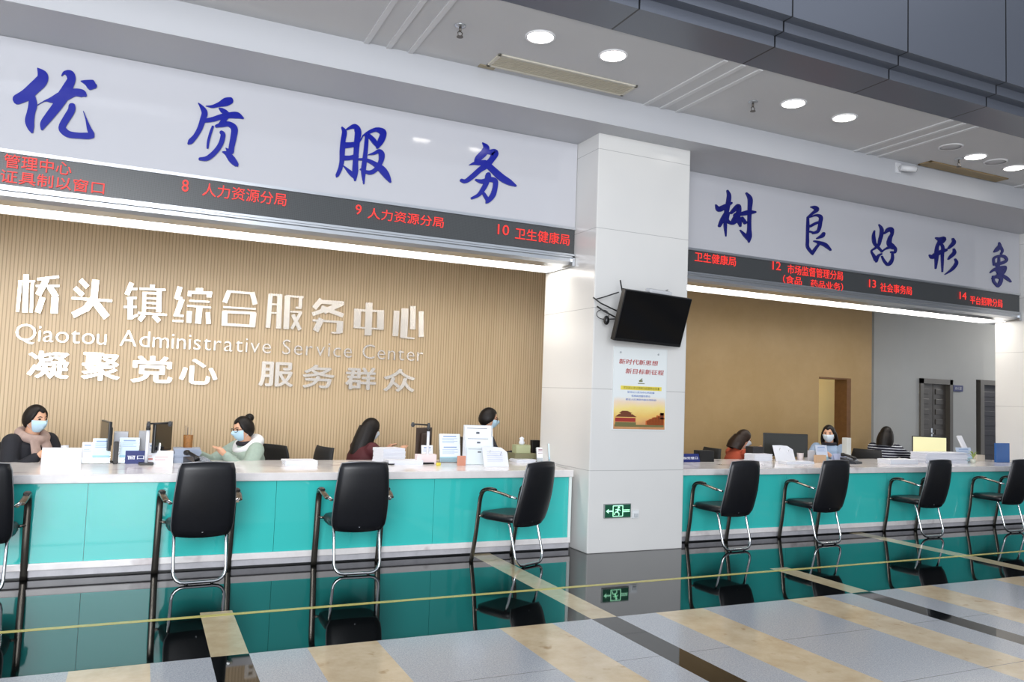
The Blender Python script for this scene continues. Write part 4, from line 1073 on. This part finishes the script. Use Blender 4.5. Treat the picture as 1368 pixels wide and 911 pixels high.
def stack(px0, px1, yt, yb, label, n=None, dep=.22, m_=PAPER, rz=0, name='paper_stack'):
    f = foot((px0+px1)/2, yb, hi=7.70); w_, h_ = size(px0, px1, (yt+yb)/2, f); w_ = abs(w_); h_ = max(.008, (at((px0+px1)/2, yt, 1, f.y+dep*.5).z-ZT))
    f.y = min(f.y, 7.95-dep)
    p = MB(); n = n or max(3, min(14, int(h_/.006)))
    for k in range(n):
        z0, z1 = h_*k/n, h_*(k+1)/n-.0004; ox, oy = random.uniform(-.008, .008), random.uniform(-.006, .006); a = random.uniform(-.04, .04)
        p.box(-w_/2, w_/2, 0, dep, z0, z1, 0, Matrix.Translation((ox, oy, 0)) @ Matrix.Rotation(a, 4, 'Z'))
    o = p.build(name, m_, loc=f); o.rotation_euler.z = rz
    return tag(o, label, 'papers')
def sheetprop(px0, px1, yt, yb, label, lines=True):
    """papers leaning back on a small wire easel"""
    f = foot((px0+px1)/2, yb); w_, h_ = size(px0, px1, yt, f); hw = w_/2; t = thing('leaning_notice', label, 'notice', f)
    T = Matrix.Rotation(math.radians(-16), 4, 'X'); h2 = h_/math.cos(math.radians(16))
    p = MB(); p.M = T; p.prism([(-hw, 0, .002), (hw, 0, .002), (hw*.95, 0, h2*.72), (hw*.55, .02, h2*.97), (-hw*.2, .01, h2), (-hw*1.08, 0, h2*.985)], (0, .003, 0)); s = p.build('sheet', PAPER, t)
    if lines:
        p = MB(); p.M = T
        for k in range(6): p.box(-hw*.7, hw*.55, -.001, .0, h2*(.28+.09*k), h2*(.28+.09*k)+.004)
        p.build('print', mat('ink_b8c0d8', 'b8c0d8', .6), s)
    p = MB(); p.tube([(-hw*.5, .02, h2*.8), (-hw*.5, .10, .003), (hw*.4, .10, .003), (hw*.4, .02, h2*.7)], .003, 6); p.build('easel', CHROME, t)
    return t
def monitor(px0, px1, yt, yb, Y, label, ang, w_, lit=False, scr='0c0d0f', tilt=0, back='17181a'):
    """screen normal turned by ang from -Y; built on a stand on the counter"""
    c = at((px0+px1)/2, (yt+yb)/2, 1, Y); zt = at((px0+px1)/2, yt, 1, Y).z; zb0 = at((px0+px1)/2, yb, 1, Y).z
    h_ = zt-zb0; t = thing('monitor', label, 'monitor', (c.x, Y, ZT), math.radians(ang)); z0 = zb0-ZT
    if z0 < .05: h_ -= (.05-z0); z0 = .05
    hw = w_/2
    p = MB(); p.box(-hw, hw, -.012, .014, z0, z0+h_, .006); p.box(-hw*.6, hw*.6, .014, .035, z0+h_*.15, z0+h_*.8, .01); p.build('case', mat('case_'+back, back, .35), t)
    p = MB(); p.box(-hw+.012, hw-.012, -.014, -.011, z0+.018, z0+h_-.012)
    p.build('screen', mat('screen_lit', 'c9c59c', .3, emit='d8d2a0', estr=.55) if lit else mat('screen_'+scr, scr, .15), t)
    p = MB(); p.box(-.025, .025, .02, .04, .008, z0+h_*.4, .004); p.build('stand_neck', BLACKP, t)
    p = MB(); p.lathe([(.10, 0), (.10, .006), (.05, .012)], 24, Matrix.Translation((0, .03, 0))); p.build('stand_base', BLACKP, t)
    return t
def doc_camera(px, yb, ytop, label, dirx, Y=None):
    f = foot(px, yb) if Y is None else Vector((at(px, yb, 1, Y).x, Y, ZT)); h_ = at(px, ytop, 1, f.y).z-ZT
    t = thing('document_camera', label, 'document camera', f)
    p = MB(); p.box(-.06, .06, -.05, .07, 0, .018, .006); p.build('base', BLACKP, t)
    p = MB(); p.tube([(0, 0, .01), (0, 0, h_*.85)], .014, 12); p.build('pole', PAPER, t)
    p = MB(); p.tube([(0, 0, h_*.80), (0, 0, h_*.86)], .019, 12); p.tube([(0, 0, h_*.95), (dirx*.16, -.02, h_*.97)], .008, 8); p.build('arm', BLACKP, t)
    p = MB(); p.tube([(0, 0, h_*.86), (0, 0, h_*.96)], .017, 12); p.ell((dirx*.17, -.02, h_*.955), .02, .02, .025, 10); p.tube([(0, 0, h_*.95), (0, 0, h_)], .012, 10); p.build('camera_head', mat('head_grey', '3a3c40', .4), t)
    return t
def boxthing(name, label, cat, px0, px1, yt, yb, dep, m_, rz=0, bev=.004, Y=None):
    f = foot((px0+px1)/2, yb) if Y is None else Vector((at((px0+px1)/2, yb, 1, Y).x, Y, ZT)); w_, h_ = size(px0, px1, yt, f)
    p = MB(); p.box(-w_/2, w_/2, 0, dep, 0, h_, bev); o = p.build(name, m_, loc=f); o.rotation_euler.z = rz
    return tag(o, label, cat), f, w_, h_
def cup(px, yt, yb, r, label, m_, Y=None, name='cup', cat='cup'):
    f = foot(px, yb) if Y is None else Vector((at(px, yb, 1, Y).x, Y, ZT)); h_ = at(px, yt, 1, f.y).z-ZT
    p = MB(); p.lathe([(r*.8, 0), (r*.86, .003), (r, h_), (r-.003, h_), (r*.8-.002, .006)], 20); o = p.build(name, m_, loc=f)
    return tag(o, label, cat), f, h_
def keyboard(px, py, label, rz=0):
    f = foot(px, py, hi=7.5); t = thing('keyboard', label, 'keyboard', f, rz)
    p = MB(); p.box(-.21, .21, -.065, .065, 0, .016, .005); p.build('base', BLACKP, t)
    p = MB()
    for r_ in range(5):
        for k in range(14): p.box(-.2+.0285*k, -.176+.0285*k, -.056+.023*r_, -.038+.023*r_, .016, .021, 0)
    p.build('keys', mat('key_grey', '2a2b2e', .5), t); return t
def phone(px, py, label, rz=0):
    f = foot(px, py, hi=7.5); t = thing('telephone', label, 'telephone', f, rz)
    p = MB(); p.prism([(-.09, -.10, 0), (-.09, .10, 0), (-.09, .10, .07), (-.09, -.10, .025)], (.18, 0, 0)); p.build('base', mat('phone_grey', '2c3038', .35), t)
    p = MB(); p.tube(catmull([(-.075, -.09, .055), (-.075, -.06, .08), (-.075, .04, .105), (-.075, .09, .105)], 4), [.024]*4+[.016]*5+[.024]*4, 10); p.build('handset', BLACKP, t)
    p = MB()
    for r_ in range(4):
        for k in range(3): p.box(-.01+.03*k, .012+.03*k, -.06+.03*r_, -.04+.03*r_, .035+.0068*r_, .050+.0068*r_, .001)
    p.build('keypad', mat('key_light', 'a9adb5', .5), t); return t

# left counter
tentcard(55.5, 109, 598, 617, 'white blank tent card on the counter before the brown scarf person')
holder(122, 147, 586, 616, 'pale blue leaflet stand under the left thin black monitor', lines=3)
holder(158, 185, 585, 616, 'pale blue leaflet stand right of the dark upright stapler case', lines=3)
holder(108, 123, 591, 617, 'narrow white leaflet stand at the right end of the blank tent card', 'eef0f4', 3)
boxthing('stapler_case', 'dark slim upright box between two pale blue leaflet stands', 'box', 151, 157, 590, 616.5, .06, mat('dark_case', '26221f', .5), Y=7.62)
monitor(134, 149, 562, 600, 7.84, 'thin black monitor edge on, nearest the brown scarf person', -79, .40)
monitor(205, 229, 564, 603, 7.80, 'black monitor turned almost edge on, left of the amber pen pot', 68, .40)
boxthing('card_printer', 'grey upright card printer left of the black document camera', 'printer', 184, 199, 576, 604, .12, mat('printer_grey', 'a9abb0', .5), Y=7.80)
doc_camera(196, 606, 563, 'white pole document camera beside the grey card printer', 1, Y=7.56)
boxthing('blue_caddy', 'low grey desk scanner behind the first leaflet stands', 'scanner', 151, 170, 577, 600, .12, mat('scanner_grey', 'b9bcc4', .5), Y=7.80)
tentcard(167, 195, 602, 617, 'navy blue tent card with white characters', NAVY, text='窗口')
holder(196, 214, 592, 611, 'small white card stand behind the white box with red print', 'eef0f4', 2)
tentcard(196, 231, 602, 618, 'white tent card with red marks at its left end', stripes=[(.05, .18, .6, .8), (.05, .22, .3, .45), (.3, .8, .5, .54), (.3, .7, .3, .34)])
o, f, h_ = cup(250.5, 581, 599, .042, 'amber woven pen pot holding pens against the slatted wall', mat('amber_wicker', '8a5a24', .5, noise=.3, nscale=60), Y=7.85, name='pen_pot', cat='pen pot')
for i, (dx, dy, ln, cc) in enumerate(((-.012, .004, .115, '8d7a66'), (.012, .0, .085, 'b5a38c'), (-.004, -.012, .10, '6d5f55'))):
    p = MB(); b0 = Vector((dx*.6, dy*.6, .008)); b1 = Vector((dx*2.2, dy*2, h_+ln*.75)); p.tube([b0, b0.lerp(b1, .97), b1], [.0035, .0035, .001], 8)
    tag(p.build('pen', mat('pen_'+cc, cc, .4), loc=f), ['tallest brown pen in the amber pot', 'short tan pen at the right in the amber pot', 'dark pen in front in the amber pot'][i], 'pen', 'pens in the amber pot')
stack(232, 268, 598, 614, 'pile of blue grey folders left of the dark telephone', 8, .2, mat('folder_blue', '9aa5b8', .5), name='folder_stack')
phone(266, 613, 'dark telephone on the counter by the sage green sleeve', .5)
p = MB(); f = Vector((at(237, 598, 1, 7.85).x, 7.85, ZT)); p.lathe([(.05, 0), (.05, .03), (.045, .05), (.02, .10), (.0, .11)], 18); tag(p.build('tape_dispenser', BLACKP, loc=f), 'round black dispenser left of the amber pen pot', 'dispenser')
stack(381, 424, 614, 622, 'flat pile of white papers between the sage and maroon people', 5, .22)
cup(86, 595, 606, .03, 'small white cup behind the blank tent card', mat('cup_white', 'd5d8e2', .4), Y=7.82)
# centre-left
monitor(553, 579, 571, 606, 7.80, 'dark brown monitor seen from behind, before the maroon jacket', 214, .24, back='3a2c25')
doc_camera(571, 608, 565, 'white pole document camera before the dark brown monitor', -1, Y=7.52)
stack(510, 543, 598, 611, 'tall loose pile of white papers beside the maroon jacket', 9, .2, rz=.25)
keyboard(528, 617, 'black keyboard beside the maroon sleeve', .15)
stack(520, 566, 614, 621, 'low white papers beside the pink marked box', 3, .18)
boxthing('carton', 'white box with pink marks below the small white card stand', 'box', 557, 583, 607, 620, .08, mat('carton_pink', 'ead9da', .5))
holder(563, 579, 595, 613, 'small white card stand over the pink marked box', 'eef0f4', 2)
boxthing('yellow_stamp', 'tiny yellow stamp on the counter right of the pink marked box', 'stamp', 583, 589, 618, 622, .02, mat('stamp_yellow', 'd8c84a', .5))
holder(587, 616, 580, 618, 'two tier leaflet holder left of the tall white rack', 'dfe8ee', 4, 2)
boxthing('leaflet_bundle', 'small bundle of orange leaflets at the foot of the two tier holder', 'leaflets', 611, 622, 609, 622, .015, mat('leaflet_orange', 'c98a72', .6))
f = foot(641, 622); w_, h_ = size(623, 659, 569, f)
t = thing('leaflet_rack', 'tall white stepped leaflet rack before the short haired man', 'leaflet rack', f, -.15)
p = MB(); p.prism([(-w_/2, 0, 0), (-w_/2, .16, 0), (-w_/2, .16, h_), (-w_/2, .12, h_), (-w_/2, .0, .03)], (.006, 0, 0)); p.prism([(w_/2-.006, 0, 0), (w_/2-.006, .16, 0), (w_/2-.006, .16, h_), (w_/2-.006, .12, h_), (w_/2-.006, .0, .03)], (.006, 0, 0)); p.box(-w_/2, w_/2, .155, .16, 0, h_); p.box(-w_/2, w_/2, 0, .16, 0, .006); p.build('frame', mat('rack_white', 'dfe4ea', .3), t)
for k, (y, z0, z1, c) in enumerate(((.095, .12, h_-.004, 'eef0f4'), (.05, .06, h_*.72, 'e3e9f2'), (.012, .01, h_*.45, 'd3dde2'))):
    p = MB(); T = Matrix.Translation((0, y, z0)) @ Matrix.Rotation(math.radians(-8), 4, 'X'); p.box(-w_/2+.01, w_/2-.01, 0, .006, 0, z1-z0, 0, T); lf = p.build('leaflet', mat('leaflet_'+c, c, .5), t)
    p = MB(); p.M = T; p.box(-.02, .015, -.001, 0, (z1-z0)*.7, (z1-z0)*.78); p.box(-w_/2+.03, w_/2-.05, -.001, 0, (z1-z0)*.9, (z1-z0)*.92); p.build('print', mat('ink_566', '555b66', .6), lf)
boxthing('book_end', 'black upright file box behind the tall white rack', 'file box', 618, 625, 584, 612, .1, BLACKP, Y=7.78)
sheetprop(647, 680, 597, 624, 'white notice with printed lines leaning beside the tall rack')
f = Vector((at(703, 606, 1, 7.72).x, 7.72, ZT)); p = MB(); p.box(-.13, .13, 0, .2, 0, .085, .006); p.box(-.125, .125, -.002, .01, .035, .05); tag(p.build('tray', mat('tray_olive', '7d7a5c', .5), loc=f), 'low olive document tray under the tissue box', 'tray')
h_ = .09; p = MB(); p.box(-.085, .085, 0, .11, 0, h_, .004); tb = tag(p.build('tissue_box', mat('tissue_green', 'aab08a', .5), loc=f+Vector((-.02, .03, .0855))), 'pale green tissue box on the olive tray', 'tissue box')
p = MB(); p.lathe([(.02, 0), (.035, .02), (.02, .05), (.028, .07), (.004, .085)], 9, Matrix.Translation((.0, .05, h_))); p.build('tissue', PAPER, tb)
boxthing('tape_holder', 'black desk organiser right of the tissue box', 'organiser', 711, 721, 588, 604, .06, BLACKP, Y=7.90)
holder(717, 731, 598, 618, 'small white card stand right of the tissue box', 'eef0f4', 2, inkcol='8a5a6a')
holder(733, 750, 593, 620, 'pale blue leaflet stand nearest the white pillar', lines=4)
cup(755, 614, 622, .03, 'small clear cup at the pillar end of the left counter', ACRY)
stack(690, 716, 613, 618, 'white papers behind the chair nearest the pillar', 3, .18)
# right counter
tentcard(909, 933, 606, 617, 'blue and white sign at the pillar end of the right counter', NAVY, text='服务窗口')
boxthing('black_bag', 'black mesh basket between the blue sign and the orange coat', 'basket', 935, 954, 602, 617, .12, DARKMESH)
monitor(1021, 1077, 579, 613, 7.78, 'large dark monitor between the orange and pale blue coats', -28, .56, scr='2e2f2c')
boxthing('label_printer', 'dark desk printer left of the large dark monitor', 'printer', 1006, 1020, 597, 611, .14, mat('printer_dark', '2a2a2c', .5), Y=7.80)
sheetprop(1037, 1063, 595, 616, 'white sheet propped before the large dark monitor', False)
cup(1069, 605, 615, .042, 'pale pink mug right of the propped white sheet', mat('mug_pink', 'cfc3c4', .4))
stack(1008, 1032, 606, 616, 'white papers left of the propped sheet', 6, .18)
boxthing('carton', 'small white box with grey marks left of the standing pale leaflet', 'box', 1079, 1091, 602, 614, .06, mat('carton_white', 'c9c8cc', .5))
holder(1091, 1107, 595, 616, 'pale leaflet stand before the woman in pale blue', 'cdd6e6', 3)
boxthing('card_box', 'small tan box at the foot of the leaflet stand before the pale blue coat', 'box', 1091, 1104, 608, 618, .05, mat('tan_box', 'c9a888', .5))
tentcard(1113, 1130, 606, 617, 'pale lilac card before the pale blue sleeve', mat('lilac_card', 'b4bbd6', .5))
stack(1050, 1088, 616, 620, 'flat white forms along the counter edge before the large monitor', 2, .14)
phone(1137, 619, 'dark telephone between the pale blue coat and the striped top', .3)
boxthing('white_post', 'slim white filing box behind the pale blue coat', 'filing box', 1131, 1137, 585, 615, .08, mat('post_white', 'c8cac6', .5), Y=7.86)
stack(1190, 1226, 613, 620, 'flat white papers under the striped sleeve', 4, .2)
monitor(1221, 1262, 583, 611, 7.72, 'monitor with a lit pale yellow screen', -34, .46, lit=True)
stack(1238, 1292, 604, 619, 'big pile of white documents before the lit monitor', 11, .24, PAPER2)
f = foot(1290, 606); t = thing('card_reader', 'white desk terminal tilted up on a grey stand', 'terminal', Vector((at(1289, 600, 1, 7.80).x, 7.80, ZT)), .3)
p = MB(); p.box(-.06, .06, -.05, .07, 0, .02, .006); p.tube([(0, .02, .02), (0, .03, .2)], .02, 10); p.build('stand', mat('terminal_grey', '8d97a8', .4), t)
p = MB(); p.box(-.085, .085, -.012, .012, 0, .2, .008, Matrix.Translation((0, .0, .16)) @ Matrix.Rotation(math.radians(-24), 4, 'X')); p.build('screen_head', PAPER2, t)
holder(1279, 1300, 598, 617, 'pale blue leaflet stand beside the small green plant', 'c4d2e6', 3)
f = foot(1300, 619); t = thing('potted_plant', 'small green plant in a pale pot near the lit monitor', 'plant', f)
p = MB(); p.lathe([(.028, 0), (.036, .06), (.032, .06), (.03, .05)], 16); p.build('pot', mat('pot_pale', 'cfd2c4', .4), t)
p = MB()
for k in range(16):
    a = k*2.4; l = .05+.03*random.random(); c, s = math.cos(a), math.sin(a); z = .06+.05*random.random()
    p.prism([(0, 0, z), (c*l*.5-s*.012, s*l*.5+c*.012, z+.05), (c*l, s*l, z+.055), (c*l*.5+s*.012, s*l*.5-c*.012, z+.05)], (0, 0, .0015))
p.tube([(0, 0, .05), (0, 0, .12)], .004, 6); p.build('leaves', mat('leaf_green', '93a558', .6), t)
boxthing('tissue_carton', 'small beige box right of the green plant', 'box', 1305, 1316, 608, 616, .08, mat('beige_box', 'c9bfb0', .5))
boxthing('brochure_box', 'blue brochure box against the right pillar', 'box', 1331, 1349, 592, 614, .03, mat('brochure_blue', '2f5f9e', .4), Y=7.35)
